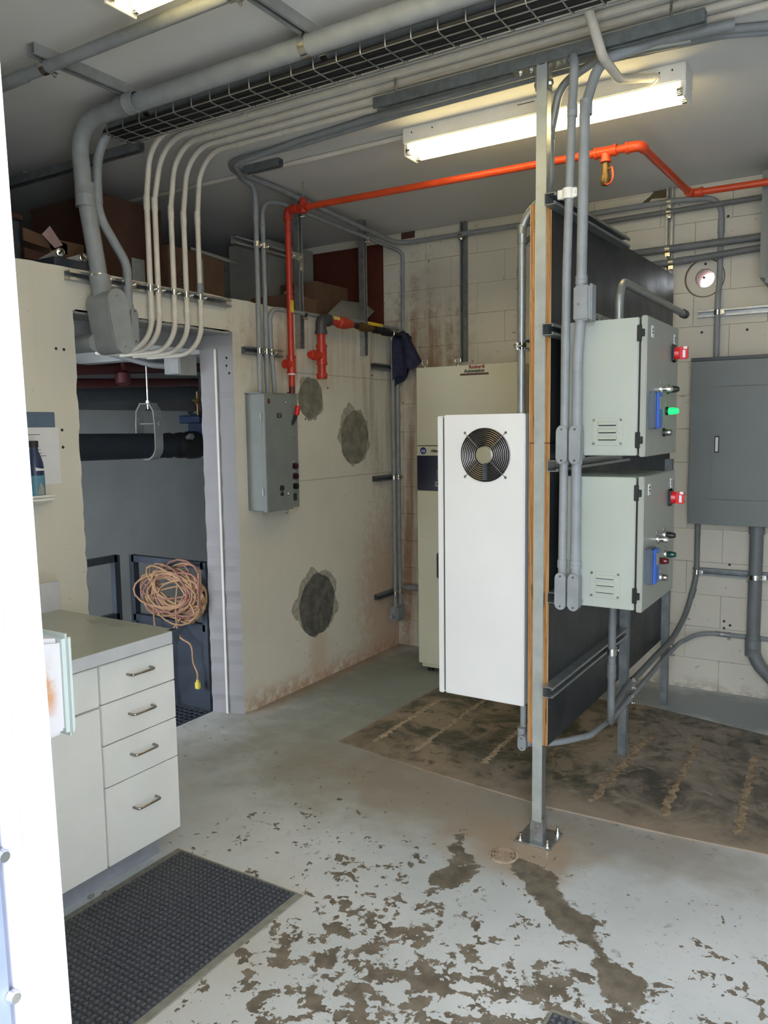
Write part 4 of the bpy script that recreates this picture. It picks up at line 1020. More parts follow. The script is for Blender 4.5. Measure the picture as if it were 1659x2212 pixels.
for y, nm in ((4.995, 'left'), (5.062, 'right')):
    conduit('corner_conduit', 'vertical grey conduit in the back left corner, %s of two' % nm, [(.058, y, .33), (.058, y, 2.34)], .0145, 'conduit_grey', .0, 'corner conduits',
            clamps=[((.058, y, z), (0, 0, 1), (1, 0, 0)) for z in (2.083, 1.288, .428)])
t = thing('conduit_fitting', 'grey conduit box at the foot of the two corner conduits', 'fitting', (.05, 5.03, .28))
finish('body', bx(.012, .085, 4.97, 5.085, .215, .33, .012, 2), 'conduit_grey', t); finish('cover', bx(.085, .092, 4.975, 5.08, .22, .325, .004), 'conduit_grey', t)
bm = nb(); lathe(bm, (.05, 4.97, .255), (0, -1, 0), [(0, .016), (.03, .016)], 12); finish('hub', bm, 'conduit_grey', t)
conduit('grey_conduit', 'short horizontal grey conduit low on the back wall behind the beige cabinet', [(.09, 5.09, .46), (.75, 5.09, .46)], .022, 'conduit_grey', 0)

cb = thing('control_box', 'tall grey metal control box on the left wall with a red handle', 'control box', (.08, 3.65, 1.18))
finish('body', bx(0.0, .118, 3.470, 3.800, 1.186, 1.852, .003), 'ctrl', cb)
finish('door', bx(.120, .152, 3.462, 3.700, 1.182, 1.850, .003, 2), 'ctrl', cb)
finish('side_flange', bx(0.001, .112, 3.800, 3.806, 1.19, 1.848), 'lamin', cb, smooth=False)
finish('rain_lip', bx(0.0, .124, 3.466, 3.802, 1.852, 1.858), 'ctrl', cb, smooth=False)
for z in (1.72, 1.30):
    bm = nb(); cyl(bm, (.124, 3.459, z-.024), (.124, 3.459, z+.024), .005, 10); finish('hinge', bm, 'galv', cb)
x = .152
bm = nb(); box(bm, x, x+.001, 3.487, 3.507, 1.795, 1.822); finish('warning_label', bm, 'ink', cb, smooth=False)
finish('warning_mark', bx(x+.001, x+.0015, 3.488, 3.494, 1.796, 1.821), 'logo_red', cb, smooth=False)
bm = nb(); box(bm, x, x+.002, 3.565, 3.607, 1.715, 1.742, .001); nm = finish('name_plate', bm, 'ink', cb, smooth=False)
bm = nb(); box(bm, x+.002, x+.0024, 3.574, 3.598, 1.732, 1.736); box(bm, x+.002, x+.0024, 3.578, 3.594, 1.722, 1.726); finish('print', bm, 'card_grey', nm, smooth=False)
for y, z in ((3.640, 1.805), (3.646, 1.275)):
    bm = nb(); lathe(bm, (x, y, z), (1, 0, 0), [(0, .010), (.006, .009), (.010, .005)], 14); finish('door_screw', bm, 'zinc', cb)
for z, r in ((1.312, .017), (1.278, .012)):
    bm = nb(); lathe(bm, (x, 3.590, z), (1, 0, 0), [(0, r), (.008, r), (.010, r*.7)], 16); finish('push_button', bm, 'ink', cb)
bm = nb(); sweep(bm, [(.135, 3.655+.012*math.cos(a*math.pi/8), 1.172+.014*math.sin(a*math.pi/8)) for a in range(16)], .003, 6, True); finish('padlock_ring', bm, 'zinc', cb)
# recessed side with handle, lamps and tags
bm = nb(); box(bm, .118, .128, 3.715, 3.768, 1.60, 1.80, .003); finish('handle_plate', bm, 'ctrl', cb)
bm = nb(); sweep(bm, [(.125, 3.735, 1.675), (.145, 3.737, 1.71), (.156, 3.738, 1.74)], [.007, .010, .012], 10); hn = finish('switch_handle', bm, 'ink', cb)
bm = nb(); sweep(bm, [(.158, 3.738, 1.733), (.166, 3.739, 1.765), (.168, 3.74, 1.785)], [.014, .0165, .014], 12); finish('handle_grip', bm, 'red_plastic', hn)
for z, m in ((1.432, 'lens_purple'), (1.372, 'lens_purple'), (1.312, 'black')):
    bm = nb(); lathe(bm, (.118, 3.748, z), (1, 0, 0), [(0, .016), (.006, .016), (.010, .019), (.026, .018), (.030, .012)], 18); finish('pilot_lamp', bm, m, cb)
    finish('lamp_tag', bx(.118, .119, 3.733, 3.760, z+.022, z+.036), 'card_grey', cb, smooth=False)
finish('rating_plate', bx(.118, .1195, 3.735, 3.772, 1.225, 1.268), 'ink', cb, smooth=False)

# ---- red pipes
ro = .0185; xq, yq = .10, 3.775
t = thing('red_pipe', 'long orange-red pipe running under the ceiling and down to the control box', 'pipe', (xq, yq, 1.8))
P1 = [(xq, yq, 1.90), (xq, yq, 2.912), (2.108, yq+.008, 2.893), (2.145, 4.685, 2.888), (2.9, 4.70, 2.886)]
finish('tube', sweep(nb(), fillet([P1[0], P1[1], (xq+.05, yq, 2.9115)], .035, 6), ro, 14), 'red', t)
finish('tube', sweep(nb(), fillet([(xq+.04, yq, 2.9116)]+P1[2:], .030, 6), ro*.97, 14), 'orange', t)
bm = nb(); sweep(bm, fillet([(xq, yq, 2.86), (xq, yq, 2.912), (xq+.055, yq, 2.911)], .035, 6), ro*1.32, 16); lathe(bm, (xq, yq, 2.856), (0, 0, 1), [(0, ro*1.5), (.014, ro*1.5)], 16); lathe(bm, (xq+.048, yq, 2.911), (1, 0, 0), [(0, ro*1.5), (.012, ro*1.5)], 16); finish('elbow', bm, 'red', t)
bm = nb(); lathe(bm, (.215, yq, 2.911), (0, 0, 1), [(-.033, .016), (-.03, .022), (.0, .024), (.045, .022), (.05, .016)], 14); cyl(bm, (.18, yq, 2.911), (.25, yq, 2.911), ro*1.25, 14); finish('tee', bm, 'red', t)
bm = nb(); cyl(bm, (.215, yq, 2.955), (.215, yq, CE), .0045, 8); finish('hanger_rod', bm, 'zinc', t)
tx = 1.953
bm = nb(); cyl(bm, (tx-.045, yq+.007, 2.8945), (tx+.045, yq+.007, 2.8937), ro*1.28, 16); cyl(bm, (tx, yq+.007, 2.894), (tx, yq+.007, 2.85), ro*1.2, 16)
for s in (-1, 1): lathe(bm, (tx+s*.045-.006, yq+.007, 2.894), (1, 0, 0), [(0, ro*1.45), (.012, ro*1.45)], 16)
lathe(bm, (tx, yq+.007, 2.848), (0, 0, 1), [(0, ro*1.38), (.010, ro*1.38)], 16); finish('tee', bm, 'orange', t)
bm = nb(); sweep(bm, fillet([(2.05, yq+.008, 2.8935), (2.108, yq+.008, 2.893), (2.111, yq+.06, 2.893)], .030, 6), ro*1.28, 16); lathe(bm, (2.045, yq+.008, 2.8935), (1, 0, 0), [(0, ro*1.45), (.012, ro*1.45)], 16); finish('elbow', bm, 'orange', t)
bm = nb(); sweep(bm, fillet([(2.143, 4.63, 2.888), (2.145, 4.685, 2.888), (2.20, 4.687, 2.888)], .030, 6), ro*1.28, 16); lathe(bm, (2.195, 4.687, 2.888), (1, 0, 0), [(0, ro*1.42), (.014, ro*1.42)], 16); finish('elbow', bm, 'orange', t)
# lower end of the drop
bm = nb(); cyl(bm, (xq, yq, 1.985), (xq, yq, 2.075), ro*1.35, 16); lathe(bm, (xq, yq, 1.978), (0, 0, 1), [(0, ro*1.5), (.012, ro*1.5)], 16); lathe(bm, (xq, yq, 2.068), (0, 0, 1), [(0, ro*1.5), (.012, ro*1.5)], 16); cyl(bm, (xq, yq, 2.03), (xq+.0, yq-.055, 2.03), ro*1.2, 14); lathe(bm, (xq, yq-.045, 2.03), (0, -1, 0), [(0, ro*1.45), (.014, ro*1.45)], 14); finish('tee', bm, 'red', t)
bm = nb(); lathe(bm, (xq, yq, 1.968), (0, 0, 1), [(0, ro*1.25), (.010, ro*1.25)], 16); finish('thread_tape', bm, 'paper', t)
bm = nb(); cyl(bm, (xq, yq, 1.862), (xq, yq, 1.97), ro*.98, 14); finish('nipple', bm, 'red_dark', t)
bm = nb(); cyl(bm, (xq-.02, yq+.015, 1.80), (xq-.02, yq+.015, 1.865), ro*.95, 12); lathe(bm, (xq-.02, yq+.015, 1.835), (0, 1, 0), [(0, .012), (.03, .012)], 10); lathe(bm, (xq-.02, yq+.015, 1.855), (0, 0, 1), [(0, ro*1.35), (.014, ro*1.35)], 14); finish('valve_body', bm, 'red', t)
finish('flow_tag', bx(xq+.004, xq+.0195, yq-.012, yq+.012, 2.33, 2.40), 'yellow', t, smooth=False)
v = thing('drain_valve', 'brass ball valve with red lever hanging from the orange pipe', 'valve', (tx, yq+.007, 2.8))
bm = nb(); lathe(bm, (tx, yq+.007, 2.852), (0, 0, -1), [(0, .013), (.012, .013), (.014, .017), (.06, .017), (.062, .021), (.078, .021), (.080, .0225), (.098, .0225), (.106, .017)], 12); finish('body', bm, 'brass', v)
bm = nb(); cyl(bm, (tx, yq-.0, 2.815), (tx+.03, yq-.0, 2.815), .007, 8); finish('stem', bm, 'brass', v)
bm = nb(); sweep(bm, [(tx+.03, yq, 2.822), (tx+.036, yq, 2.80), (tx+.038, yq-.004, 2.775), (tx+.032, yq-.01, 2.752), (tx+.018, yq-.014, 2.742), (tx+.006, yq-.016, 2.746)], [.006, .006, .005, .004, .004, .003], 8); finish('lever', bm, 'orange', v)

t = thing('gas_pipe', 'red and black pipe assembly along the left wall top with tee and capped drop', 'pipe', (.13, 4.02, 2.2))
xg, yg = .135, 4.03; zg = 2.318
bm = nb(); cyl(bm, (xg, yg, 2.03), (xg, yg, 2.245), .0255, 18); cyl(bm, (xg, yg, 1.975), (xg, yg, 2.04), .0245, 18); finish('drop_pipe', bm, 'red', t)
bm = nb(); cyl(bm, (xg, yg, 2.045), (xg, yg, 2.155), .0315, 18)
for z in (2.040, 2.148): lathe(bm, (xg, yg, z), (0, 0, 1), [(0, .035), (.014, .035)], 18)
cyl(bm, (xg, yg, 2.095), (xg, yg-.075, 2.095), .026, 16); lathe(bm, (xg, yg-.06, 2.095), (0, -1, 0), [(0, .032), (.020, .032)], 16); finish('tee', bm, 'red', t)
bm = nb(); lathe(bm, (xg, yg-.08, 2.095), (0, -1, 0), [(0, .025), (.032, .025), (.034, .018), (.045, .018)], 8); finish('plug', bm, 'red', t)
bm = nb(); lathe(bm, (xg, yg, 1.955), (0, 0, 1), [(0, .030), (.006, .034), (.034, .034), (.036, .030)], 18); finish('cap', bm, 'red', t)
bm = nb(); sweep(bm, fillet([(xg, yg, 2.235), (xg, yg, zg), (xg, yg+.075, zg)], .05, 8), .034, 18); lathe(bm, (xg, yg, 2.228), (0, 0, 1), [(0, .039), (.018, .039)], 18); lathe(bm, (xg, yg+.062, zg), (0, 1, 0), [(0, .039), (.018, .039)], 18); finish('elbow', bm, 'dark_iron', t)
bm = nb(); lathe(bm, (xg, yg+.08, zg), (0, 1, 0), [(0, .026), (.10, .026), (.11, .036), (.16, .039), (.20, .034), (.24, .026), (.26, .020)], 20); rd = finish('reducer', bm, 'red', t)
finish('pipe_tag', bx(xg+.018, xg+.0285, yg+.10, yg+.165, zg+.006, zg+.026), 'gold', rd, smooth=False)
bm = nb(); cyl(bm, (xg, yg+.33, zg-.002), (xg, yg+.42, zg-.003), .017, 14); finish('nipple', bm, 'black_iron', t)
bm = nb(); lathe(bm, (xg, yg+.40, zg-.003), (0, 1, 0), [(0, .022), (.03, .022), (.04, .029), (.10, .030), (.14, .026), (.15, .022), (.18, .022)], 14); vb = finish('valve_body', bm, pm('tarnished_brass', (110, 84, 56), .45, .6), t)
bm = nb(); cyl(bm, (xg, yg+.50, zg), (xg+.03, yg+.50, zg+.024), .008, 8); finish('stem', bm, 'zinc', vb)
finish('lever', bx(xg+.024, xg+.030, yg+.49, yg+.67, zg+.012, zg+.034, .004), 'yellow', vb)
bm = nb(); cyl(bm, (xg, yg+.56, zg-.003), (xg-.005, 5.12, 2.296), .0185, 14); lathe(bm, (xg, yg+.60, zg-.004), (0, 1, 0), [(0, .026), (.07, .026)], 14); lathe(bm, (xg, yg+.72, zg-.008), (0, 1, 0), [(0, .028), (.06, .028)], 14); finish('tube', bm, 'black_iron', t)
bm = nb(); sweep(bm, [(xg-.003+.024*math.cos(a*math.pi/10), yg+.83, 2.305+.026*math.sin(a*math.pi/10)) for a in range(20)], .003, 6, True); cyl(bm, (xg, yg+.83, 2.278), (xg, yg+.83, 2.262), .006, 8); finish('hanger_ring', bm, 'zinc', t)

# navy cloth hung over the black pipe end in the corner
def cloth_bm():
    bm = nb(); nu, nv = 26, 30; rows = []
    rr = random.Random(5)
    for j in range(nv+1):
        v = j/nv; row = []
        for i in range(nu+1):
            u = i/nu
            if v < .5:   # near fall
                s = 1-v*2; L = .34-.10*u; drop = L*s; w = .06+.08*s
                x = xg-.10+.02+u*.20*(.55+.45*s)+.03*s; y = 5.02-.030-.02*s-.018*math.sin(u*9+s*2)*(.3+s)
                z = 2.325-drop+.012*math.sin(u*14)
            else:
                s = v*2-1; L = .20+.22*(1-u); drop = L*s
                x = xg-.13+.02+u*.23*(.6+.4*s); y = 5.055+.016*math.sin(u*11+s*3)*(.3+s)
                z = 2.325-drop+.010*math.sin(u*12)
            row.append(bm.verts.new((x, y, z+.012*math.cos((u-.5)*3))))
        rows.append(row)
    for a, b in zip(rows, rows[1:]):
        for i in range(nu): bm.faces.new((a[i], a[i+1], b[i+1], b[i]))
    return bm
o = finish('hanging_cloth', cloth_bm(), 'rag'); tag(o, 'navy blue cloth hung over the black pipe end in the back left corner', 'cloth')
md = o.modifiers.new('thick', 'SOLIDIFY'); md.thickness = .006

# ================================================================== BACK WALL, RIGHT SIDE
strut('strut_channel', 'vertical slotted channel on the back wall above the beige cabinet', (.571, YB-.012, 2.105), (.571, YB-.012, CE), (0, -1, 0), 'galv_dark')
strut('strut_channel', 'vertical slotted channel on the back wall near the round vent', (1.945, YB-.012, 2.20), (1.945, YB-.012, CE), (0, -1, 0), 'galv')
strut('strut_channel', 'horizontal slotted channel on the back wall above the dark grey panel', (2.116, YB-.012, 2.296), (3.0, YB-.012, 2.296), (0, -1, 0), 'galv')
strut('strut_channel', 'horizontal slotted channel on the back wall below the dark grey panel', (2.130, YB-.012, .752), (3.0, YB-.012, .752), (0, -1, 0), 'galv_dark')
yb_ = YB-.012-.041-.017
conduit('grey_conduit', 'grey conduit on the back wall bent down behind the beige cabinet', [(1.0, yb_, 2.037), (1.0, yb_, 2.880), (1.35, yb_, 2.90), (2.50, yb_, 2.912)], .0155, 'conduit_dark', [.13, .1], clamps=[((1.945, yb_, 2.906), (1, 0, 0), (0, -1, 0))], couplings=[((1.0, yb_, 2.66), (0, 0, 1), .06)])
conduit('large_grey_conduit', 'thick grey conduit ending at the right box, upper of two on the back wall', [(1.20, yb_-.005, 2.684), (2.50, yb_-.005, 2.694)], .0215, 'conduit_dark', 0, clamps=[((1.945, yb_-.005, 2.690), (1, 0, 0), (0, -1, 0))])
conduit('large_grey_conduit', 'thick grey conduit ending at the right box, lower of two on the back wall', [(1.20, yb_-.003, 2.600), (2.02, yb_-.003, 2.612), (2.50, yb_-.003, 2.636)], .0195, 'conduit_dark', .3, clamps=[((1.965, yb_-.003, 2.611), (1, 0, 0), (0, -1, 0))], couplings=[((2.04, yb_-.003, 2.613), (1, 0, .03), .08)])
t = thing('grey_cabinet', 'rounded grey steel box at the right edge of the picture', 'cabinet', (2.8, 4.95, 2.4))
bm = nb(); box(bm, 2.492, 3.1, 4.745, YB-.014, 2.385, 2.99); bmesh.ops.bevel(bm, geom=[e for e in bm.edges if abs((e.verts[0].co-e.verts[1].co).normalized().y) > .9], offset=.03, segments=5, affect='EDGES'); finish('body', bm, 'panel', t)
finish('door', bx(2.53, 3.08, 4.730, 4.746, 2.44, 2.60, .006, 2), 'panel', t); finish('window', bx(2.53, 3.08, 4.735, 4.746, 2.61, 2.95, .003), 'logo_brown', t)

pn = thing('electrical_panel', 'large dark grey electrical panel with a slim latch on the back wall', 'panel', (2.4, 5.07, 1.05))
PY = 5.0
finish('body', bx(2.114, 2.70, PY+.004, YB-.013, 1.057, 2.012, .003), 'panel', pn)
finish('top_rail', bx(2.111, 2.703, PY-.008, YB-.013, 2.012, 2.032, .002), 'panel_trim', pn)
finish('trim', bx(2.112, 2.702, PY-.004, PY+.004, 1.055, 2.012, .002), 'panel', pn)
d = finish('door', bx(2.238, 2.575, PY-.0075, PY-.004, 1.205, 1.863, .0022, 2), 'panel', pn)
lt = finish('latch', bx(2.2525, 2.278, PY-.0105, PY-.0075, 1.480, 1.577, .002), 'black', d)
finish('latch_insert', bx(2.2575, 2.273, PY-.013, PY-.0105, 1.487, 1.570, .002), 'lamin', lt)
finish('latch_tag', bx(2.2615, 2.269, PY-.0135, PY-.0128, 1.495, 1.515), 'chrome', lt, smooth=False) if False else None
yp = YB-.012-.041-.018
conduit('large_grey_conduit', 'thick grey pipe dropping from the dark panel to the floor at the right edge', [(2.487, yp-.02, 1.056), (2.487, yp-.02, .26), (2.75, yp-.12, .045), (3.3, yp-.14, .045)], .0375, 'conduit_dark', [.18, .15], clamps=[((2.487, yp-.02, .752), (0, 0, 1), (0, -1, 0))], couplings=[((2.487, yp-.02, .33), (0, 0, 1), .10), ((2.487, yp-.02, 1.03), (0, 0, 1), .05)], n=20, seg=10)
xl = XR1+.041+.0165
conduit('grey_conduit', 'grey conduit curving from the dark panel down along the floor legs', [(2.157, yp, 1.056), (2.157, yp, .72), (2.12, yp-.09, .50), (xl+.002, 4.80, .395), (xl, 4.5, .392), (xl, 3.80, .385), (xl+.03, 3.45, .385), (2.185, 3.20, .40), (2.185, 3.20, .98)], .0158, 'conduit_dark', [.3, .25, .2, .3, .3, .2, .12], n=14, seg=8,
        clamps=[((2.157, yp, .752), (0, 0, 1), (0, -1, 0)), ((xl, 3.895, .386), (0, 1, 0), (1, 0, 0)), ((xl, 4.775, .392), (0, 1, 0), (1, 0, 0)), ((2.185, 3.2, .725), (0, 0, 1), (1, 0, 0))], couplings=[((2.185, 3.2, .645), (0, 0, 1), .06), ((2.142, yp-.03, .625), (.25, .6, 1.4), .06)])
xs = XR1+.041+.0142
conduit('grey_conduit', 'lowest grey conduit along the floor legs and across the back wall', [(1.905, 2.955, .365), (2.02, 3.02, .368), (2.085, 3.24, .335), (xs, 3.42, .318), (xs, 3.60, .300), (xs, 4.60, .322), (xs+.02, 4.90, .345), (2.19, YB-.034, .372), (3.3, YB-.034, .378)], .0134, 'conduit_grey', [.12, .25, .2, .3, .3, .25, .14], seg=8,
        clamps=[((xs, 3.895, .306), (0, 1, 0), (1, 0, 0)), ((xs, 4.775, .330), (0, 1, 0), (1, 0, 0))], couplings=[((2.30, YB-.034, .373), (1, 0, 0), .06)], straps=[((2.345, YB-.034, .374), (1, 0, 0), (0, -1, 0))], cmat='emt')
pull_elbow('conduit_elbow_body', 'grey pull elbow under the left plywood sheet below the white cabinet', (1.905, 2.925, .375), (0, -1, 0), .036, .065, .055, hubs=[((1.892, 2.955, .39), (1.892, 2.955, .43), .017)])
conduit('grey_conduit', 'short vertical grey conduit below the white fan cabinet', [(1.892, 2.975, .40), (1.892, 2.975, .519)], .0134, 'conduit_grey', 0)

# ================================================================== NEXT ROOM, SEEN THROUGH THE DOORWAY
def bar(bm, a, b, w=.022):
    a, b = V(a), V(b); d = (b-a).normalized(); u = V((0, 0, 1)) if abs(d.z) < .9 else V((1, 0, 0)); s = d.cross(u).normalized(); u = s.cross(d)
    return prism(bm, [a+s*i*w+u*j*w for i, j in ((-1, -1), (1, -1), (1, 1), (-1, 1))], b-a)
def railing(label, c0, c1, zb, zt):
    t = thing('guard_rail', label, 'railing', (c0[0], c0[1], -.01), 'guard rails in the next room'); e = .02
    finish('top_bar', bar(nb(), (*c0, zt), (*c1, zt), e), 'rail', t, smooth=False); finish('lower_bar', bar(nb(), (*c0, zb), (*c1, zb), e), 'rail', t, smooth=False)
    for c in (c0, c1): finish('upright', bar(nb(), (*c, -.012), (*c, zt+e), e), 'rail', t, smooth=False)
    finish('kick_plate', bx(min(c0[0], c1[0])-.004, max(c0[0], c1[0])+.004, min(c0[1], c1[1])-.004, max(c0[1], c1[1])+.004, -.012, zb-.02), 'rail', t, smooth=False)
    return t
railing('dark guard rail in the next room behind the worktop, left of the hung cords', (-.885, 2.30), (-.885, 3.235), .515, .875)
railing('dark guard rail in the next room carrying the hank of orange cords', (-.845, 3.345), (-.235, 3.345), .495, .865)

cdt = thing('extension_cord', 'hank of tan and pink extension cords hung on the guard rail with a yellow plug', 'cord', (-.5, 3.30, .86))
rr = random.Random(12)
cx, cz = -.435, .695
for k in range(28):
    a0 = rr.uniform(0, 6.28); rx = rr.uniform(.15, .255); rz = rr.uniform(.10, .20); ox = rr.uniform(-.05, .07); oz = rr.uniform(-.03, .035); rot = rr.uniform(-.5, .5)
    ph = rr.uniform(0, 6.28); pts = []
    for i in range(22):
        a = a0+2*math.pi*i/22; r1 = 1+.10*math.sin(2*a+ph)+.05*math.sin(3*a+ph*2)
        X = rx*math.cos(a)*r1; Z = rz*math.sin(a)*r1
        x2 = X*math.cos(rot)-Z*math.sin(rot); z2 = X*math.sin(rot)+Z*math.cos(rot)
        pts.append((min(cx+ox+x2, -.206), 3.297+.022*math.sin(a+ph)-.001*k, min(cz+oz+z2-.03*math.sin(a), .905)))
    finish('cord_loop', sweep(nb(), pts, .0058, 6, True), 'cord' if k % 3 else 'cord_pink', cdt)
for p in ([(-.40, 3.29, .80), (-.41, 3.27, .62), (-.395, 3.27, .45), (-.30, 3.27, .40), (-.285, 3.27, .30), (-.255, 3.27, .24), (-.255, 3.27, .20)],
          [(-.62, 3.29, .72), (-.60, 3.27, .55), (-.59, 3.27, .42), (-.575, 3.27, .30)], [(-.38, 3.28, .55), (-.46, 3.27, .46), (-.50, 3.27, .40), (-.52, 3.27, .20), (-.50, 3.27, .02)]):
    finish('hanging_cord', sweep(nb(), smooth_path(p, 6), .0055, 7), 'cord', cdt)
bm = nb(); box(bm, -.270, -.240, 3.258, 3.282, .145, .185, .004, 2); box(bm, -.262, -.248, 3.262, 3.278, .183, .20, .003); pl = finish('plug', bm, pm('yellow_plug', (222, 208, 90), .5), cdt)

xp = -1.2
t = thing('insulated_pipe', 'thick black insulated pipe in the next room at eye level', 'pipe', (xp, 3.3, 1.55))
bm = nb(); cyl(bm, (xp, 2.2, 1.562), (xp, 4.02, 1.547), .086, 28); lathe(bm, (xp, 3.98, 1.547), (0, 1, 0), [(0, .088), (.03, .090), (.06, .076), (.10, .070)], 28); finish('jacket', bm, 'insul', t)
bm = nb(); lathe(bm, (xp, 4.05, 1.545), (0, 1, 0), [(0, .070), (.03, .090), (.06, .094), (.12, .09), (.14, .10), (.20, .10)], 24); finish('coupling', bm, 'black_iron', t)
bm = nb(); lathe(bm, (xp+.085, 4.10, 1.60), (1, 0, .2), [(0, .016), (.03, .016), (.034, .024), (.05, .022)], 10); finish('coupling_bolt', bm, 'galv', t)
t = thing('pipe_hanger', 'grey clevis hanger and rod holding the black insulated pipe', 'hanger', (xp, 3.83, 1.8))
bm = nb(); yh = 3.83; w = .034; prof = []
for k in range(0, 25):
    a = -math.pi/2-math.pi*.5+math.pi*k/24; prof.append((.098*math.cos(a), 1.548+.098*math.sin(a)))
prof = [(-.05, 1.835), (-.088, 1.79), (-.098, 1.70)]+prof+[(.098, 1.70), (.088, 1.79), (.05, 1.835)]
for (a, b), (c, d) in zip(prof, prof[1:]):
    q = [(xp+a, b), (xp+c, d)]; nx, nz = -(d-b), (c-a); L = math.hypot(nx, nz) or 1; nx, nz = nx/L*.012, nz/L*.012
    prism(bm, [(q[0][0], yh-w, q[0][1]), (q[1][0], yh-w, q[1][1]), (q[1][0]+nx, yh-w, q[1][1]+nz), (q[0][0]+nx, yh-w, q[0][1]+nz)], (0, 2*w, 0))
box(bm, xp-.052, xp+.052, yh-w, yh+w, 1.832, 1.840); cyl(bm, (xp-.11, yh, 1.70), (xp+.11, yh, 1.70), .006, 8); lathe(bm, (xp+.10, yh, 1.70), (1, 0, 0), [(0, .016), (.012, .016)], 6)
finish('clevis', bm, 'galv_paint', t, smooth=False)
bm = nb(); cyl(bm, (xp, yh, 1.80), (xp, yh, 2.212), .0065, 8); lathe(bm, (xp, yh, 1.842), (0, 0, 1), [(0, .016), (.014, .016)], 6); lathe(bm, (xp, yh, 2.10), (0, 0, 1), [(0, .02), (.012, .02)], 6); finish('rod', bm, 'zinc', t)
t = thing('gate_valve', 'blue cast iron valve with brass trim at the end of the black pipe', 'valve', (xp, 4.52, 1.55))
bm = nb(); lathe(bm, (xp, 4.245, 1.545), (0, 1, 0), [(0, .10), (.03, .10), (.032, .085), (.40, .085)], 24); box(bm, xp-.09, xp+.09, 4.265, 4.52, 1.47, 1.77, .02, 2); box(bm, xp-.10, xp+.10, 4.20, 4.50, 1.70, 1.76, .01); finish('body', bm, 'blue_iron', t)
bm = nb(); lathe(bm, (xp, 4.34, 1.77), (0, 0, 1), [(0, .10), (.02, .10), (.022, .05), (.10, .045), (.14, .03), (.24, .018), (.26, .018)], 18); finish('bonnet', bm, 'black_iron', t)
bm = nb(); cyl(bm, (xp+.06, 4.24, 1.76), (xp+.06, 4.24, 1.93), .010, 8); lathe(bm, (xp+.06, 4.24, 1.84), (0, 0, 1), [(0, .014), (.02, .026), (.04, .014)], 10); cyl(bm, (xp+.03, 4.22, 1.87), (xp+.10, 4.22, 1.87), .010, 8); finish('brass_cock', bm, 'brass', t)
for nm, lab, a, b, r, m in (('red_pipe', 'upper dark red pipe in the next room under its ceiling', at(150, 797, 0, -1.5), at(430, 793, 0, -1.9), .042, 'red_dark'),
                            ('red_pipe', 'lower dark red pipe in the next room above the black pipe', at(150, 828, 0, -1.6), at(450, 826, 0, -1.9), .034, 'red_dark'),
                            ('grey_pipe', 'dark grey insulated pipe in the next room just below the red pipes', at(150, 853, 0, -1.9), at(460, 843, 0, -2.2), .062, 'foam_grey')):
    o = finish(nm, cyl(nb(), a+(a-b)*.5, b+(b-a)*.3, r, 18), m); tag(o, lab, 'pipe', 'pipes in the next room')
bm = nb(); q = at(265, 815, 0, -1.6); lathe(bm, q, (0, 0, 1), [(-.06, .02), (-.04, .055), (.03, .055), (.05, .03), (.16, .02)], 12); o = finish('pipe_fitting', bm, 'red_dark'); tag(o, 'dark red fitting hanging between the two red pipes in the next room', 'fitting')
q = at(395, 806, 0, -.22)
t = thing('junction_box', 'grey junction box at the upper right inside the doorway', 'box', (-.28, 3.27, 1.98))
finish('body', bx(-.34, -.225, 3.19, 3.315, 1.962, 2.068, .004), 'galv_paint', t); finish('cover', bx(-.225, -.213, 3.185, 3.32, 1.957, 2.072, .005, 2), 'galv_paint', t)
o = conduit('grey_conduit', 'dark conduit slanting to the junction box inside the doorway', [(-.9, 2.95, 2.17), (-.42, 3.18, 2.02), (-.335, 3.25, 2.01)], .018, 'conduit_dark', .05)
bm = nb(); box(bm, -2.45, -2.25, .6, 6.9, 1.83, 2.0); struct(finish('trim_3', bm, 'dark_room', smooth=False))
for k, y in enumerate((2.75, 3.55)):
    o = struct(finish('trim_%d' % (4+k), bx(-2.4, -.2, y-.05, y+.05, 2.10, 2.21), 'grey_room', smooth=False))

# ================================================================== STORED THINGS ON TOP OF THE LEFT WALL
Zd = 2.361
t = thing('cardboard_box', 'open brown cardboard box with a paper tag, farthest left on the wall top', 'box', (-.6, 2.66, Zd), 'boxes on the deck')
finish('body', bx(-.85, -.42, 2.56, 2.76, Zd, 2.60, .003), 'card', t, smooth=False)
bm = nb(); prism(bm, [(-.42, 2.42, 2.62), (-.42, 2.66, 2.585), (-.42, 2.66, 2.535), (-.42, 2.42, 2.56)], (-.006, 0, 0)); finish('flap', bm, 'card', t, smooth=False)
bm = nb(); prism(bm, [(-.42, 2.42, 2.53), (-.42, 2.58, 2.51), (-.42, 2.58, 2.475), (-.42, 2.42, 2.48)], (-.006, 0, 0)); finish('flap', bm, 'card_dark', t, smooth=False)
bm = nb(); a, b, c, d = at(107, 488, 0, -.40), at(135, 530, 0, -.40), at(118, 536, 0, -.40), at(90, 506, 0, -.40); prism(bm, [a, b, c, d], (.003, 0, 0)); finish('paper_tag', bm, pm('pinkish_paper', (196, 164, 160), .8), t, smooth=False)
t = thing('dark_case', 'tall dark case standing beside the open brown box on the wall top', 'box', (-.7, 2.40, Zd)); finish('body', bx(-.95, -.45, 2.25, 2.43, Zd, 2.66, .01), 'rail', t); finish('lid', bx(-.96, -.44, 2.24, 2.44, 2.66, 2.685, .006), 'card_dark', t)
o = finish('shadow_prop', bx(-.40, -.035, 2.30, 2.545, 2.373, 2.421, .003), 'rail'); tag(o, 'dark prop added under the two white tubes in place of their shadow', 'shadow_prop')  # added prop, dark colour stands in for the shadow below the tubes
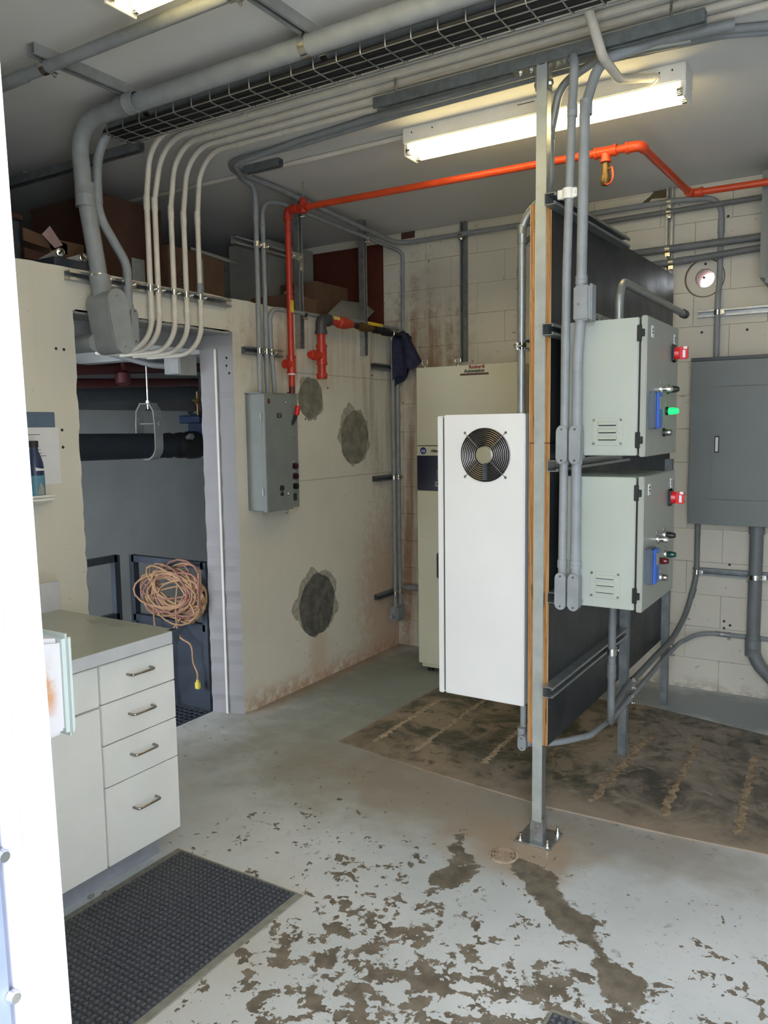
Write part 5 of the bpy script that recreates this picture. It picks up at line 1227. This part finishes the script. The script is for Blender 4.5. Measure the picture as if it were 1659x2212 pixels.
for nm, e, b0 in (('upper', at(130, 545, 0, -.06), V((-.405, 2.462, 2.448))), ('lower', at(180, 557, 0, -.03), V((-.405, 2.508, 2.441)))):
    t = thing('lamp_tube', 'white tube with a slotted metal end cap on the wall top, %s of two' % nm, 'tube', e, 'white tubes on the wall top')
    d = (e-b0).normalized(); finish('tube', cyl(nb(), b0, e, .0185, 18), 'white_plastic', t)
    bm = nb(); lathe(bm, e-d*.004, d, [(0, .0195), (.010, .0195), (.012, .016)], 18); cp = finish('end_cap', bm, 'zinc', t)
    u, w = frame(d); bm = nb(); uu = (u*.7+w*.7) if nm == 'upper' else V((0, 1, .1)).normalized(); ww = d.cross(uu).normalized()
    prism(bm, [e+d*.0082+uu*i*.013+ww*j*.0045 for i, j in ((-1, -1), (1, -1), (1, 1), (-1, 1))], d*.001); finish('slot', bm, 'ink', cp, smooth=False)
G = 'boxes on the deck'
t = thing('cardboard_box', 'large dark cardboard box with pale tape behind the thick grey conduit', 'box', (-.7, 3.1, Zd), G)
finish('carton', bx(-1.05, -.46, 2.90, 3.33, Zd, 2.90, .004), 'card_dark', t); finish('tape', bx(-.4605, -.459, 3.10, 3.19, Zd+.03, 2.60), 'tape', t, smooth=False)
t = thing('cardboard_box', 'brown cardboard box with printed ring behind the white conduits', 'box', (-.7, 3.6, Zd), G)
finish('carton', bx(-.95, -.46, 3.37, 3.83, Zd, 2.72, .004), 'card', t); finish('tape', bx(-.4605, -.459, 3.60, 3.65, 2.44, 2.68), 'tape', t, smooth=False)
bm = nb(); sweep(bm, [(-.4595, 3.475+.035*math.cos(a*math.pi/14), 2.53+.055*math.sin(a*math.pi/14)) for a in range(28)], .0018, 5, True)
for k in range(3): box(bm, -.4602, -.459, 3.457, 3.493, 2.50+k*.022, 2.509+k*.022)
finish('printed_ring', bm, 'ink', t)
bm = nb(); prism(bm, [(-.46, 3.55, 2.735), (-.46, 3.86, 2.722), (-.44, 3.93, 2.700), (-.44, 3.83, 2.694), (-.46, 3.55, 2.722)], (.004, 0, 0)); finish('flap_edge', bm, 'card_grey', t, smooth=False)
t = thing('grey_carton', 'tall grey carton printed BLUE standing behind the red pipe', 'box', (-.8, 4.8, Zd), G)
finish('carton', bx(-1.05, -.67, 4.52, 5.045, Zd, 2.99, .004), 'card_grey', t); text('lettering', 'BLUE', tuple(at(635, 566, 0, -.6688)), (0, 0, -1), (0, 1, 0), .095, 'ink', t, 0, .001)
t = thing('cardboard_box', 'small brown cardboard box on the wall top beside the red pipe', 'box', (-.3, 4.15, Zd), G)
finish('carton', bx(-.45, -.14, 4.06, 4.36, 2.373, 2.50, .003), 'card', t)
bm = nb(); sweep(bm, smooth_path([(-.18, 4.08, 2.51), (-.2, 4.16, 2.545), (-.22, 4.25, 2.52), (-.2, 4.34, 2.51)]), .008, 8); finish('crumpled_strap', bm, 'card_grey', t)
t = thing('cardboard_box', 'orange-brown cardboard box on the wall top near the back corner', 'box', (-.5, 4.75, Zd), G)
finish('carton', bx(-.62, -.30, 4.576, 4.965, Zd, 2.672, .003), 'card', t); finish('side_label', bx(-.33, -.305, 4.9652, 4.985, 2.45, 2.56), 'card_grey', t, smooth=False)
o = finish('cardboard_sheet', bx(-1.15, -.09, 5.085, 5.13, 2.37, 2.985, .006), 'card_red'); tag(o, 'large red-brown cardboard sheet leaning in the back corner above the wall', 'cardboard')
bm = nb(); prism(bm, [at(703, 684, 0, -.01), at(788, 694, 0, -.01), at(820, 661, 0, -.24), at(737, 650, 0, -.24)], (0, 0, .005)); o = finish('grey_board', bm, 'card_grey', smooth=False); tag(o, 'grey flat board lying aslant on the wall top by the vertical channel', 'board')
a, b = at(60, 348, 2, 2.95), at(225, 315, 2, 2.95)
strut('strut_channel', 'dark channel near the ceiling left of the thick conduit bend', (-1.3, 2.70, 2.99), (.10, 2.70, 2.99), (0, 0, -1), 'galv_dark')
bm = nb(); c = [at(52, 366, 0, -.9), at(70, 368, 0, -.9), at(60, 387, 0, -.9), at(45, 385, 0, -.9)]; prism(bm, c, (.002, 0, 0)); cyl(bm, c[1], (c[1].x, c[1].y, CE), .001, 5); o = finish('paper_tag', bm, 'tape', smooth=False); tag(o, 'small pale tag hanging from the ceiling at the upper left', 'tag')
